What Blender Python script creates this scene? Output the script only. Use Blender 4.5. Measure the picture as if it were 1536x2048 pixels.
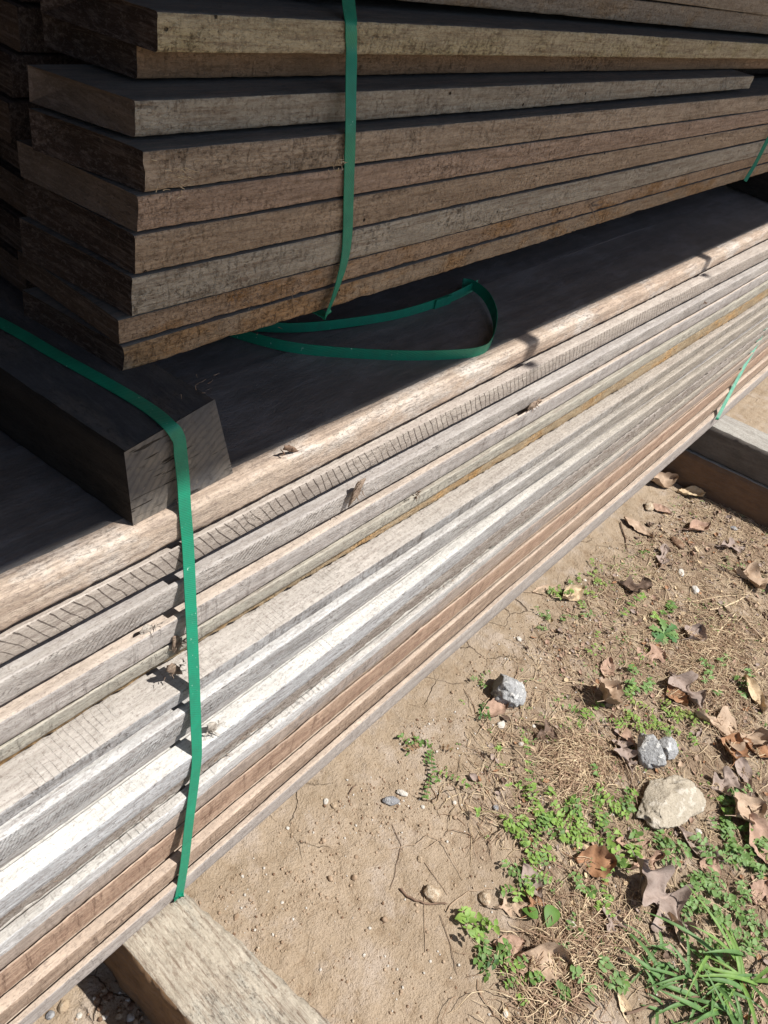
import bpy, bmesh, math, random
from mathutils import Vector, Matrix, noise
random.seed(11)
R_ = math.radians
scene = bpy.context.scene
for o in list(bpy.data.objects): bpy.data.objects.remove(o)
COL = scene.collection
H = 1.18                                   # camera height above the soil beneath it

# ------------------------------------------------------------------ camera
ROT = Matrix(((0.63686224, 0.38895323, -0.66567399),
              (-0.74398976, 0.53649170, -0.39831631),
              (0.20220216, 0.74892726, 0.63104853)))
cam_d = bpy.data.cameras.new('camera'); cam = bpy.data.objects.new('camera', cam_d); COL.objects.link(cam)
cam.matrix_world = Matrix.Translation((0, 0, H)) @ ROT.to_4x4()
cam_d.sensor_fit = 'VERTICAL'; cam_d.sensor_height = 36.0; cam_d.lens = 1538.59 / 2048 * 36
cam_d.clip_start = 0.02; cam_d.clip_end = 500
scene.camera = cam
scene.render.resolution_x = 768; scene.render.resolution_y = 1024

# ------------------------------------------------------------------ light
SUN_AZ, SUN_EL = 27.0, 58.0                # azimuth from -Y towards +X
w = bpy.data.worlds.new('World'); scene.world = w; w.use_nodes = True
nt = w.node_tree; bg = nt.nodes['Background']
sky = nt.nodes.new('ShaderNodeTexSky'); sky.sky_type = 'NISHITA'; sky.sun_disc = False
sky.sun_elevation = R_(SUN_EL); sky.sun_rotation = R_(180 - SUN_AZ)
nt.links.new(sky.outputs[0], bg.inputs[0]); bg.inputs[1].default_value = 0.082
sd = bpy.data.lights.new('sun', 'SUN'); sd.energy = 5.0; sd.angle = R_(0.53); sd.color = (1.0, 0.965, 0.91)
so = bpy.data.objects.new('sun', sd); COL.objects.link(so)
sv = Vector((math.sin(R_(SUN_AZ)) * math.cos(R_(SUN_EL)), -math.cos(R_(SUN_AZ)) * math.cos(R_(SUN_EL)), math.sin(R_(SUN_EL))))
so.rotation_euler = sv.to_track_quat('Z', 'Y').to_euler(); so.location = sv * 20
scene.view_settings.view_transform = 'Standard'; scene.view_settings.look = 'None'
scene.view_settings.exposure = 0.50; scene.view_settings.gamma = 1
scene.render.engine = 'CYCLES'

# ------------------------------------------------------------------ survey helpers (photo pixel -> point on a real plane)
def ray(px, py):
    v = Vector((px - 768, -(py - 1024), -1538.59)).normalized()
    return ROT @ v
def onz(px, py, z):
    d = ray(px, py); t = z / d.z; return Vector((d.x * t, d.y * t, z + H))
def ony(px, py, y):
    d = ray(px, py); t = y / d.y; return Vector((d.x * t, y, d.z * t + H))
def gz(x): return -0.002 - 0.045 * (max(-1.0, min(4.5, x)) - 0.21)      # soil level
def G(px, py):
    p = onz(px, py, -1.19)
    for _ in range(4): p = onz(px, py, gz(p.x) - H)
    return p

# ------------------------------------------------------------------ object helpers
def tag(o, label=None, cat=None, group=None, kind=None):
    if label: o['label'] = label
    if cat: o['category'] = cat
    if group: o['group'] = group
    if kind: o['kind'] = kind
    return o
def mesh_obj(name, verts, faces, mats, parent=None, loc=(0, 0, 0), smooth=True, mi=None):
    me = bpy.data.meshes.new(name); me.from_pydata(verts, [], faces)
    if not isinstance(mats, (list, tuple)): mats = [mats]
    for m in mats: me.materials.append(m)
    if mi: me.polygons.foreach_set('material_index', mi)
    if smooth: me.polygons.foreach_set('use_smooth', [True] * len(me.polygons))
    me.update()
    o = bpy.data.objects.new(name, me); COL.objects.link(o); o.location = loc
    if parent: o.parent = parent
    return o
def empty(name, loc, label, cat, group=None):
    o = bpy.data.objects.new(name, None); o.empty_display_size = 0.02; COL.objects.link(o); o.location = loc
    return tag(o, label, cat, group)
def N3(x, y, z): return noise.noise(Vector((x, y, z)))
def fbm(x, y, z, o=4):
    return noise.fractal(Vector((x, y, z)), 1.0, 2.0, o)

# ------------------------------------------------------------------ material helpers
class MT:
    def __init__(s, name):
        s.m = bpy.data.materials.new(name); s.m.use_nodes = True
        s.t = s.m.node_tree; s.b = s.t.nodes['Principled BSDF']
        s.tc = s.t.nodes.new('ShaderNodeTexCoord')
    def n(s, k, **kw):
        x = s.t.nodes.new(k)
        for a, v in kw.items(): setattr(x, a, v)
        return x
    def l(s, a, b): s.t.links.new(a, b)
    def map(s, loc=(0, 0, 0), scale=(1, 1, 1), rot=(0, 0, 0), src=None):
        q = s.n('ShaderNodeMapping'); q.inputs['Location'].default_value = loc
        q.inputs['Scale'].default_value = scale; q.inputs['Rotation'].default_value = rot
        s.l(src or s.tc.outputs['Object'], q.inputs[0]); return q.outputs[0]
    def noise(s, vec, scale=1, detail=4, rough=0.6, dist=0):
        q = s.n('ShaderNodeTexNoise'); q.inputs['Scale'].default_value = scale; q.inputs['Detail'].default_value = detail
        q.inputs['Roughness'].default_value = rough; q.inputs['Distortion'].default_value = dist
        s.l(vec, q.inputs['Vector']); return q.outputs[0]
    def ramp(s, fac, a, b, lo=0.0, hi=1.0):
        q = s.n('ShaderNodeMapRange'); q.clamp = True
        q.inputs[1].default_value = a; q.inputs[2].default_value = b; q.inputs[3].default_value = lo; q.inputs[4].default_value = hi
        s.l(fac, q.inputs[0]); return q.outputs[0]
    def math(s, op, a, b=None):
        q = s.n('ShaderNodeMath', operation=op)
        for i, v in enumerate((a, b)):
            if v is None: continue
            if isinstance(v, (int, float)): q.inputs[i].default_value = v
            else: s.l(v, q.inputs[i])
        return q.outputs[0]
    def mix(s, fac, a, b, mode='MIX'):
        q = s.n('ShaderNodeMix', data_type='RGBA', blend_type=mode)
        if isinstance(fac, (int, float)): q.inputs[0].default_value = fac
        else: s.l(fac, q.inputs[0])
        for i, v in ((6, a), (7, b)):
            if isinstance(v, (tuple, list)): q.inputs[i].default_value = (*v[:3], 1)
            else: s.l(v, q.inputs[i])
        return q.outputs[2]
    def bump(s, h, strength=0.5, dist=0.001, prev=None):
        q = s.n('ShaderNodeBump'); q.inputs['Strength'].default_value = strength; q.inputs['Distance'].default_value = dist
        s.l(h, q.inputs['Height'])
        if prev: s.l(prev, q.inputs['Normal'])
        return q.outputs[0]
    def done(s, col, rough=0.9, nrm=None, spec=0.2):
        if isinstance(col, (tuple, list)): s.b.inputs['Base Color'].default_value = (*col[:3], 1)
        else: s.l(col, s.b.inputs['Base Color'])
        if isinstance(rough, (int, float)): s.b.inputs['Roughness'].default_value = rough
        else: s.l(rough, s.b.inputs['Roughness'])
        s.b.inputs['Specular IOR Level'].default_value = spec
        if nrm: s.l(nrm, s.b.inputs['Normal'])
        return s.m
_seed = [0]
def mulc(c, k): return tuple(min(0.95, x * k) for x in c)
def wood(name, c1, c2, dark=(0.09, 0.07, 0.06), saw=None, pits=0.5, patch=None, patch_amt=0.0, tex=1.0, grain=0.55, axis='X', fuzz=1.0, chat=0.0, chats=(120, 26), fade=None, worm=0.0, ro=0.88):
    """c1/c2 grain colours; saw=(angle_deg, lines per metre, strength, width)"""
    _seed[0] += 1; sd_ = _seed[0] * 3.17
    M = MT(name)
    sc = (lambda a, b, c: (a, b, c)) if axis == 'X' else (lambda a, b, c: (b, a, c))
    f1 = M.noise(M.map((sd_, sd_ * 2, sd_), sc(14, 240, 240)), 1, 5, 0.72, 0.3)      # fibre streaks
    f2 = M.noise(M.map((sd_ * 2, sd_, sd_), sc(2.2, 50, 50)), 1, 4, 0.6, 0.3)        # bands
    f3 = M.noise(M.map((sd_, sd_, sd_), sc(9, 20, 20)), 1, 5, 0.65)                  # patches
    f4 = M.noise(M.map((sd_, sd_ * 3, sd_), sc(120, 300, 300)), 1, 4, 0.75)          # pits
    f5 = M.noise(M.map((sd_ * 5, sd_, sd_), sc(190, 330, 330)), 1, 5, 0.8, 0.4)      # sawn nap
    f6 = M.noise(M.map((sd_, sd_ * 5, sd_), sc(35, 70, 70)), 1, 4, 0.7)              # blotches
    col = M.mix(M.ramp(f2, 0.36, 0.64), c1, c2)
    col = M.mix(M.ramp(f3, 0.32, 0.60, 0.45, 0.0), col, mulc(c2, 0.62))
    if patch: col = M.mix(M.ramp(f3, 0.50, 0.62, 0, patch_amt), col, patch)
    col = M.mix(M.ramp(f6, 0.50, 0.68, 0, 0.30), col, mulc(c2, 0.60))
    col = M.mix(M.ramp(f6, 0.48, 0.30, 0, 0.35), col, mulc(c1, 1.18))
    col = M.mix(M.math('MULTIPLY', M.ramp(f1, 0.52, 0.34), min(1, grain * 1.15)), col, mulc(dark, 2.0))
    col = M.mix(M.math('MULTIPLY', M.ramp(f1, 0.56, 0.70), 0.35), col, mulc(c1, 1.25))
    pm = M.ramp(f3, 0.40, 0.62, 0.12, 1.0)
    pitm = M.math('MULTIPLY', M.ramp(f4, 0.56, 0.64), pm)
    col = M.mix(M.math('MULTIPLY', pitm, pits), col, mulc(dark, 0.8))
    col = M.mix(M.ramp(f5, 0.53, 0.61, 0, min(0.85, 0.50 * fuzz)), col, mulc(dark, 1.7))
    col = M.mix(M.ramp(f5, 0.44, 0.34, 0, 0.25), col, mulc(c1, 1.3))
    if fade:
        sx = M.n('ShaderNodeSeparateXYZ'); M.l(M.tc.outputs['Object'], sx.inputs[0])
        fx = M.math('ADD', sx.outputs[0], M.math('MULTIPLY', f3, 0.5))
        col = M.mix(M.ramp(fx, 1.45, 2.5, 0, 0.9), col, M.mix(1.0, M.mix(M.ramp(f1, 0.35, 0.65), mulc(fade, 0.55), fade), M.mix(M.ramp(f5, 0.45, 0.62), (1, 1, 1), (0.5, 0.5, 0.5)), 'MULTIPLY'))
    wm = None
    if worm:
        vo = M.n('ShaderNodeTexVoronoi'); vo.inputs['Scale'].default_value = 1; M.l(M.map((sd_, sd_, 0), (24, 24, 30)), vo.inputs['Vector'])
        wm = M.math('MULTIPLY', M.ramp(vo.outputs['Distance'], 0.065, 0.045), M.ramp(vo.outputs['Color'], 0.45, 0.5))
        col = M.mix(M.math('MULTIPLY', wm, worm), col, (0.02, 0.012, 0.008))
    cm = None
    if chat:
        f7 = M.noise(M.map((sd_ * 3, sd_, 2), sc(chats[0], 60, chats[1]), (0, R_(8), 0)), 1, 4, 0.7, 0.5)
        cm = M.math('MULTIPLY', M.ramp(f7, 0.55, 0.66), M.ramp(f3, 0.36, 0.58, 0.2, 1.0))
        col = M.mix(M.math('MULTIPLY', cm, chat), col, mulc(dark, 1.4))
        col = M.mix(M.ramp(f7, 0.46, 0.34, 0, 0.35 * chat), col, mulc(c1, 1.3))
    h = M.math('ADD', M.math('MULTIPLY', f1, 0.6), M.math('MULTIPLY', f5, 0.6 * tex))
    h = M.math('SUBTRACT', h, M.math('MULTIPLY', pitm, 0.35))
    if wm: h = M.math('SUBTRACT', h, M.math('MULTIPLY', wm, 1.2))
    if cm: h = M.math('SUBTRACT', h, M.math('MULTIPLY', cm, 0.5))
    if saw:
        ang, freq, st, wd = saw
        wv = M.n('ShaderNodeTexWave', wave_type='BANDS', bands_direction='X', wave_profile='SIN')
        wv.inputs['Scale'].default_value = freq / 3.18; wv.inputs['Distortion'].default_value = 5.5 if st < 1 else 5.0
        wv.inputs['Detail'].default_value = 3; wv.inputs['Detail Scale'].default_value = 0.22; wv.inputs['Detail Roughness'].default_value = 0.6
        jn = M.n('ShaderNodeTexNoise'); jn.inputs['Scale'].default_value = 1; jn.inputs['Detail'].default_value = 3; M.l(M.map((sd_, 0, 0), (26, 0.01, 0.01)), jn.inputs['Vector'])
        jv = M.n('ShaderNodeVectorMath', operation='MULTIPLY_ADD'); jv.inputs[1].default_value = (0.014 if st >= 1 else 0.005, 0, 0)
        M.l(jn.outputs['Color'], jv.inputs[0]); M.l(M.tc.outputs['Object'], jv.inputs[2])
        M.l(M.map((sd_, 0, 0), (1, 1, 1), (0, R_(ang), 0), src=jv.outputs[0]), wv.inputs[0])
        amp = M.noise(M.map((sd_, 7, 3), (11, 11, 40)), 1, 4, 0.7)
        brk = M.ramp(f4, 0.36, 0.50)
        lines = M.ramp(wv.outputs[1], wd, min(1.0, wd + (0.14 if st < 1 else 0.05)))
        lines = M.math('MULTIPLY', M.math('MULTIPLY', lines, M.ramp(amp, 0.47, 0.63)), brk) if st < 1 else M.math('MULTIPLY', lines, M.ramp(amp, 0.36, 0.52, 0.15, 0.85))
        col = M.mix(M.math('MULTIPLY', lines, st), col, mulc(dark, 0.9))
        h = M.math('SUBTRACT', h, M.math('MULTIPLY', lines, 0.8))
    nb = M.bump(h, 0.95 * tex, 0.0022)
    nb = M.bump(f3, 0.5, 0.005, nb)
    return M.done(col, ro, nb, 0.15 if ro > .8 else 0.5)

# ------------------------------------------------------------------ boards
def interp(pts, x):
    if x <= pts[0][0]: return pts[0][1]
    for (a, va), (b, vb) in zip(pts, pts[1:]):
        if x <= b:
            t = (x - a) / (b - a); return va + (vb - va) * t
    return pts[-1][1]
def board(name, x0, x1, Y, ZT, ZB, depth, mats, label, group, cat='board', rough=0.0011, chip=0.003, rnd=0.0016, seed=0, endtilt=0.0, dx=0.009, ragged=0.0, BY=None, sag=0.0, gap=0.0004, slot=0.0016):
    """Y, ZT, ZB: list of (x, value) along the length, relative to camera height for z. mats=[face, top, end]"""
    n = max(2, int((x1 - x0) / dx)); org = Vector((x0, interp(Y, x0), interp(ZB, x0) + H))
    secN = None; verts = []; faces = []; mi = []
    for i in range(n + 1):
        x = x0 + (x1 - x0) * i / n
        y = interp(Y, x); zt = interp(ZT, x) + H; zb = interp(ZB, x) + H
        wob = 0.0015 * N3(x * 2.1, seed, 3.3) ; wobz = 0.0008 * N3(x * 1.7, seed, 9.1)
        y += wob; zt += wobz - 0.0004; zb += wobz + gap + 0.0006 * N3(x * 5, seed, 5)
        ct = max(0.0, N3(x * 22, seed, 1.5) - 0.40) * chip * 2 + max(0, N3(x * 110, seed, 4.5) - .25) * chip * 0.9
        cb = max(0.0, N3(x * 18, seed, 21.5) - 0.40) * chip * 2 + max(0, N3(x * 100, seed, 8.5) - .25) * chip * 0.9
        th = zt - zb; r = rnd; rt = min(th * 0.45, r + ct); rb = min(th * 0.45, r + cb)
        sec = []
        sec.append((y + 0.03, zb, 0)); sec.append((y + rb, zb, 0)); sec.append((y + rb * .3, zb + rb * .3, 0))
        zz0 = zb + rb; zz1 = zt - rt
        for k in range(5): sec.append((y, zz0 + (zz1 - zz0) * k / 4, 0))
        sec.append((y + rt * .3, zt - rt * .3, 1)); sec.append((y + rt, zt, 1))
        if BY is None:
            for q in (0.008, 0.018, 0.035): sec.append((y + rt + q, zt, 1))
        else:
            lw = max(0.001, interp(BY, x) - y - rt)
            so_ = slot * (0.75 + 0.8 * N3(x * 6, seed, 12)) ; e_ = max(.0003, lw - so_)
            sec.append((y + rt + e_ * .5, zt, 1)); sec.append((y + rt + e_, zt - .0002, 1)); sec.append((y + rt + e_ + .0003, zt - sag, 1))
            zt = zt - sag
        sec.append((y + depth * .5, zt, 1)); sec.append((y + depth, zt, 1)); sec.append((y + depth, zb, 1))
        secN = len(sec)
        tilt = 0
        for j, (yy, z, m) in enumerate(sec):
            d = 1 if 1 <= j <= 11 else 0
            a = rough * fbm(x * 95, seed * 3.3 + yy * 60, z * 60, 3) * d
            b = (rough * 0.2 + .0003) * N3(x * 9, seed + z * 90, 2) * d
            rag = 0
            if ragged and (i == 0 or i == n): rag = ragged * N3(yy * 60, z * 60, seed)
            verts.append((x - x0 + endtilt * (yy - y) + rag, yy - a - b - org.y, z + a * .6 * (1 if j >= 8 else -.3) - org.z))
        if i:
            for j in range(secN):
                jn = (j + 1) % secN
                p = (i - 1) * secN; q = i * secN
                faces.append((p + j, q + j, q + jn, p + jn)); mi.append(0 if (rnd > .005 and j < 11) else (1 if 8 <= j < secN - 1 else 0))  # top board's front rim keeps the lit tan; painted shade starts behind it
    # ends: fan about the centre of each end
    for base, flip in ((0, False), (n * secN, True)):
        c = Vector((0, 0, 0))
        for j in range(secN): c += Vector(verts[base + j])
        c /= secN; ci = len(verts)
        # use middle point of the section for a flat cap
        yy = depth * .5; c.y = verts[base][1] + yy
        verts.append(tuple(c))
        for j in range(secN):
            jn = (j + 1) % secN
            f = (ci, base + j, base + jn) if not flip else (ci, base + jn, base + j)
            faces.append(f); mi.append(2)
    o = mesh_obj(name, verts, faces, mats, None, org, True, mi)
    try:
        o.data.set_sharp_from_angle(angle=R_(50))
    except Exception: pass
    return tag(o, label, cat, group)

# ------------------------------------------------------------------ lower stack
GL = 'boards of the lower stack'
tanA, tanB = (0.47, 0.38, 0.31), (0.36, 0.28, 0.22)
gryA, gryB = (0.40, 0.375, 0.35), (0.27, 0.25, 0.235)
whtA, whtB = (0.60, 0.575, 0.54), (0.47, 0.45, 0.42)
redA, redB = (0.47, 0.335, 0.245), (0.36, 0.245, 0.175)
endm = wood('end_grain_dark', (0.16, 0.12, 0.09), (0.08, 0.06, 0.045), axis='Y', grain=0.5)
XS = (0.32, 1.04, 2.2)
def tri(a, b, c): return [(XS[0], a), (XS[1], b), (XS[2], c)]
# (face material, top material, (y), (zt), (zb), label)
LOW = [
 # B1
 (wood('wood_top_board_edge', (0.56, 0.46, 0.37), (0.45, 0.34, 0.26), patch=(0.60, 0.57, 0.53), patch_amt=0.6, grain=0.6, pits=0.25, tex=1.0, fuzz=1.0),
  wood('wood_dusty_shaded_top', (0.16, 0.15, 0.145), (0.10, 0.096, 0.095), ro=0.5, patch=(0.21, 0.21, 0.22), patch_amt=0.4, grain=0.3, pits=0.3, tex=0.6),  # tan wood with shade painted into the colour, plus dusty patches
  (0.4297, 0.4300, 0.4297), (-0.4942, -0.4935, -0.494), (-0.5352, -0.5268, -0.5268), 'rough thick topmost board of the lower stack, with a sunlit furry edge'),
 # B2
 (wood('wood_kerf_grey', (0.47, 0.415, 0.36), (0.37, 0.32, 0.28), saw=(33, 105, 1.0, 0.93), pits=0.5, grain=0.4),
  wood('wood_pinkish_ledge', (0.47, 0.42, 0.37), (0.38, 0.33, 0.29), pits=0.2, grain=0.3, tex=0.6),
  (0.4264, 0.4143, 0.405), (-0.5361, -0.5275, -0.5275), (-0.5690, -0.5605, -0.5625), 'second board from the top of the lower stack, with widely spaced curved saw cuts'),
 # B3
 (wood('wood_diagonal_saw_grey', (0.47, 0.435, 0.40), (0.37, 0.34, 0.315), saw=(-42, 210, 0.6, 0.78), pits=0.6, grain=0.35),
  wood('wood_grey_ledge', (0.44, 0.41, 0.38), (0.36, 0.33, 0.31), pits=0.25, grain=0.3, tex=0.6),
  (0.4191, 0.4002, 0.396), (-0.5785, -0.5670, -0.5675), (-0.6110, -0.5935, -0.600), 'third board from the top of the lower stack, slanting saw marks and a torn splinter'),
 # B4
 (wood('wood_washboard_grey', (0.47, 0.435, 0.405), (0.37, 0.34, 0.32), chat=0.45, chats=(75, 8), pits=0.45, grain=0.4),
  wood('wood_peach_ledge', (0.52, 0.44, 0.37), (0.44, 0.37, 0.31), pits=0.15, grain=0.25, tex=0.5),
  (0.4095, 0.3950, 0.396), (-0.6165, -0.5970, -0.6035), (-0.6515, -0.6305, -0.641), 'fourth board from the top of the lower stack, peach ledge and faint ripples'),
 # B5
 (wood('wood_olive_grey', (0.46, 0.43, 0.36), (0.36, 0.34, 0.29), chat=0.25, pits=0.6, grain=0.4),
  wood('wood_olive_ledge', (0.44, 0.41, 0.34), (0.36, 0.33, 0.28), pits=0.3, tex=0.7),
  (0.4085, 0.3902, 0.393), (-0.6525, -0.6318, -0.6425), (-0.6740, -0.6555, -0.674), 'thin olive grey board casting a deep shadow on the crumbling orange board below it'),
 # B6
 (wood('wood_crumbling_orange', (0.46, 0.37, 0.25), (0.38, 0.29, 0.18), saw=(8, 130, 0.6, 0.84), dark=(0.13, 0.075, 0.035), pits=0.8, patch=(0.55, 0.31, 0.11), patch_amt=0.8, tex=1.4),
  wood('wood_orange_ledge', (0.55, 0.43, 0.27), (0.45, 0.33, 0.2), pits=0.4),
  (0.4250, 0.3960, 0.396), (-0.6800, -0.6590, -0.675), (-0.7035, -0.6870, -0.714), 'crumbling orange brown board set back above the widest pale ledge of the lower stack'),
 # B7
 (wood('wood_blackened_grey', (0.47, 0.46, 0.455), (0.33, 0.33, 0.33), fade=(0.46, 0.40, 0.33), chat=0.8, chats=(150, 40), pits=1.0, tex=1.2, grain=0.5, patch=(0.12, 0.115, 0.11), patch_amt=0.65),
  wood('wood_cream_ledge', (0.50, 0.46, 0.42), (0.41, 0.375, 0.335), saw=(25, 150, 0.12, 0.90), fade=(0.48, 0.42, 0.36), pits=0.2, grain=0.3, tex=0.7),
  (0.3844, 0.3698, 0.385), (-0.7042, -0.6878, -0.7145), (-0.7270, -0.7115, -0.741), 'seventh board from the top, wide cream ledge and black flecked grey edge'),
 # B8
 (wood('wood_speckled_grey', (0.50, 0.495, 0.49), (0.38, 0.375, 0.37), fade=(0.46, 0.40, 0.33), saw=(-30, 240, 0.35, 0.75), pits=0.95, tex=1.1),
  wood('wood_white_ledge', (0.58, 0.57, 0.555), (0.47, 0.46, 0.445), fade=(0.46, 0.40, 0.33), pits=0.25, grain=0.35, tex=0.7),
  (0.3737, 0.3617, 0.375), (-0.7281, -0.7125, -0.7415), (-0.7658, -0.7450, -0.775), 'speckled grey board with a narrow white ledge, just under the wide cream ledged board'),
 # B9
 (wood('wood_slate_grey', (0.42, 0.405, 0.39), (0.31, 0.3, 0.29), fade=(0.46, 0.40, 0.33), pits=0.5, grain=0.6),
  wood('wood_slate_ledge', (0.40, 0.38, 0.36), (0.3, 0.29, 0.28), pits=0.3),
  (0.3765, 0.3640, 0.372), (-0.7668, -0.7455, -0.776), (-0.7835, -0.7478, -0.790), 'thin slate grey board squeezed in above the brightest white ledge'),
 # B10
 (wood('wood_bluish_grey', (0.57, 0.575, 0.585), (0.44, 0.445, 0.455), fade=(0.46, 0.40, 0.33), pits=0.85, tex=1.1, grain=0.5),
  wood('wood_bleached_ledge', (0.66, 0.645, 0.61), (0.55, 0.535, 0.50), fade=(0.46, 0.40, 0.33), saw=(30, 120, 0.06, 0.9), pits=0.12, grain=0.2, tex=0.6),
  (0.3530, 0.3490, 0.365), (-0.7839, -0.7480, -0.791), (-0.8225, -0.7850, -0.822), 'board with the brightest bleached white ledge and a bluish grey edge'),
 # B11
 (wood('wood_shaggy_brown', (0.52, 0.47, 0.42), (0.38, 0.33, 0.29), pits=1.0, tex=1.7, grain=0.6, dark=(0.08, 0.055, 0.04), fuzz=2.4),
  wood('wood_shaggy_ledge', (0.46, 0.42, 0.38), (0.34, 0.3, 0.27), pits=0.7, tex=1.3),
  (0.3560, 0.3500, 0.362), (-0.8235, -0.7860, -0.823), (-0.8468, -0.8280, -0.849), 'shaggy brown flecked board between the two white ledges'),
 # B12
 (wood('wood_chalky_edge', (0.66, 0.65, 0.64), (0.54, 0.53, 0.52), fade=(0.46, 0.40, 0.33), pits=0.5, grain=0.45, tex=1.0),
  wood('wood_chalky_ledge', (0.60, 0.575, 0.535), (0.50, 0.475, 0.435), fade=(0.46, 0.40, 0.33), saw=(30, 120, 0.2, 0.86), pits=0.2, grain=0.3),
  (0.3435, 0.3420, 0.356), (-0.8470, -0.8284, -0.850), (-0.8735, -0.8475, -0.874), 'chalky white board resting on the reddish brown boards'),
 # B13
 (wood('wood_weathered_brown', (0.44, 0.36, 0.30), (0.34, 0.275, 0.23), chat=0.4, pits=0.5, patch=(0.3, 0.28, 0.27), patch_amt=0.7),
  wood('wood_weathered_ledge', (0.43, 0.35, 0.28), (0.35, 0.27, 0.22), pits=0.3),
  (0.3455, 0.3440, 0.351), (-0.8742, -0.8482, -0.875), (-0.9050, -0.8870, -0.909), 'weathered brown board directly under the chalky white one'),
 # B14
 (wood('wood_reddish_edge', redA, redB, chat=0.6, chats=(110, 14), pits=0.6, grain=0.6, dark=(0.09, 0.05, 0.035)),
  wood('wood_tan_ledge', (0.45, 0.345, 0.265), (0.38, 0.285, 0.215), pits=0.25, tex=0.7),
  (0.3430, 0.3375, 0.347), (-0.9057, -0.8878, -0.910), (-0.9588, -0.9365, -0.955), 'reddish brown board, third from the bottom of the lower stack'),
 # B15
 (wood('wood_brown_edge', (0.46, 0.345, 0.26), (0.35, 0.26, 0.195), chat=0.5, pits=0.8, grain=0.55, dark=(0.08, 0.05, 0.035)),
  wood('wood_smooth_tan_ledge', (0.48, 0.385, 0.305), (0.42, 0.335, 0.265), pits=0.35, grain=0.2, tex=0.5),
  (0.3301, 0.3320, 0.336), (-0.9594, -0.9370, -0.956), (-0.9965, -0.9905, -1.000), 'smooth tan board with a dark brown edge, second from the bottom of the lower stack'),
 # B16
 (wood('wood_pale_bottom_edge', (0.47, 0.42, 0.38), (0.38, 0.34, 0.31), chat=0.2, pits=0.35, grain=0.35, tex=0.8),
  wood('wood_pale_bottom_ledge', (0.52, 0.43, 0.35), (0.43, 0.35, 0.28), pits=0.2, tex=0.6),
  (0.3218, 0.3230, 0.322), (-0.9974, -0.9912, -1.001), (-1.0331, -1.0470, -1.055), 'pale lowest board of the lower stack, lying on the ground timbers'),
]
RG = [0.0009, .0004, .0005, .0004, .0006, .0018, .0006, .0006, .0006, .0005, .0024, .0008, .0006, .0007, .0006, .0004]
SAG = [0, .0025, .010, .009, .003, .006, .002, .001, .001, .001, .002, .001, .001, .002, .001, .001]
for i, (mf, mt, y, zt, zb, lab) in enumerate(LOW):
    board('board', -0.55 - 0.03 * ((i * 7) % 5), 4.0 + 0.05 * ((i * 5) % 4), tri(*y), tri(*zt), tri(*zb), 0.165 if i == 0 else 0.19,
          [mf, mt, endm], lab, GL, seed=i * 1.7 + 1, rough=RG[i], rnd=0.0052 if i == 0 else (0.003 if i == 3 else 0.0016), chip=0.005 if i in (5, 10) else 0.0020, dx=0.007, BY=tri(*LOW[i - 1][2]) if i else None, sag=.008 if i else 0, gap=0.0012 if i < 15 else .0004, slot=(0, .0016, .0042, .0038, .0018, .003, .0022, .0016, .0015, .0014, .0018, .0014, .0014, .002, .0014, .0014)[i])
# the rest of the top layer, behind the first board
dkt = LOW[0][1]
for k, (y0, y1, lab) in enumerate([(0.5972, 0.80, 'dusty plank with painted shade on top of the lower stack, behind the crack'), (0.804, 1.0, 'dark plank of the lower stack lying in deep shade under the upper stack'),
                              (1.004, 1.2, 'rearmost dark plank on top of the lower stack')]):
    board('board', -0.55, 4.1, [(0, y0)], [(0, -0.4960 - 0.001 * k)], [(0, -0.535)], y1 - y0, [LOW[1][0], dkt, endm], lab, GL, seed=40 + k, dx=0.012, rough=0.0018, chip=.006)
for k in range(2):      # boards carrying the rear planks
    for j in range(6):
        zt = -0.538 - j * 0.082
        board('board', -0.5 - 0.02 * j, 4.0, [(0, 0.66 + 0.27 * k)], [(0, zt)], [(0, zt - 0.078)], 0.25, [LOW[2][0], LOW[2][1], endm],
              'inner board of the lower stack, %s layer down, %s row' % (('second', 'third', 'fourth', 'fifth', 'sixth', 'seventh')[j], ('middle', 'rear')[k]), GL, seed=60 + j + k * 7, dx=0.2)

# ------------------------------------------------------------------ upper stack
GU = 'boards of the upper stack'
upA, upB = (0.53, 0.435, 0.33), (0.41, 0.33, 0.245)
def upw(n, k, tint=(1, 1, 1), **kw):
    a = dict(chat=0.30, chats=(230, 90), worm=0.9, pits=0.4, tex=1.5, grain=0.55, fuzz=1.1, dark=(0.10, 0.065, 0.04)); a.update(kw)
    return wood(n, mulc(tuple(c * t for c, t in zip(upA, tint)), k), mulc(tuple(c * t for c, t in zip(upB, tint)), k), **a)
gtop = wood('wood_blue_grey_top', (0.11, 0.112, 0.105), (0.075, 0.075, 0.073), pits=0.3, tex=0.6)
ends = [wood('wood_end_shade_brown', (0.085, 0.055, 0.038), (0.05, 0.032, 0.023), axis='Y', grain=0.4, tex=1.0),  # end colours darkened to paint in the shade on the board ends
        wood('wood_end_shade_black_brown', (0.05, 0.032, 0.024), (0.028, 0.018, 0.014), axis='Y', grain=0.4, tex=1.2),
        wood('wood_end_shade_grey_brown', (0.115, 0.085, 0.065), (0.075, 0.055, 0.043), axis='Y', grain=0.4)]
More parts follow.
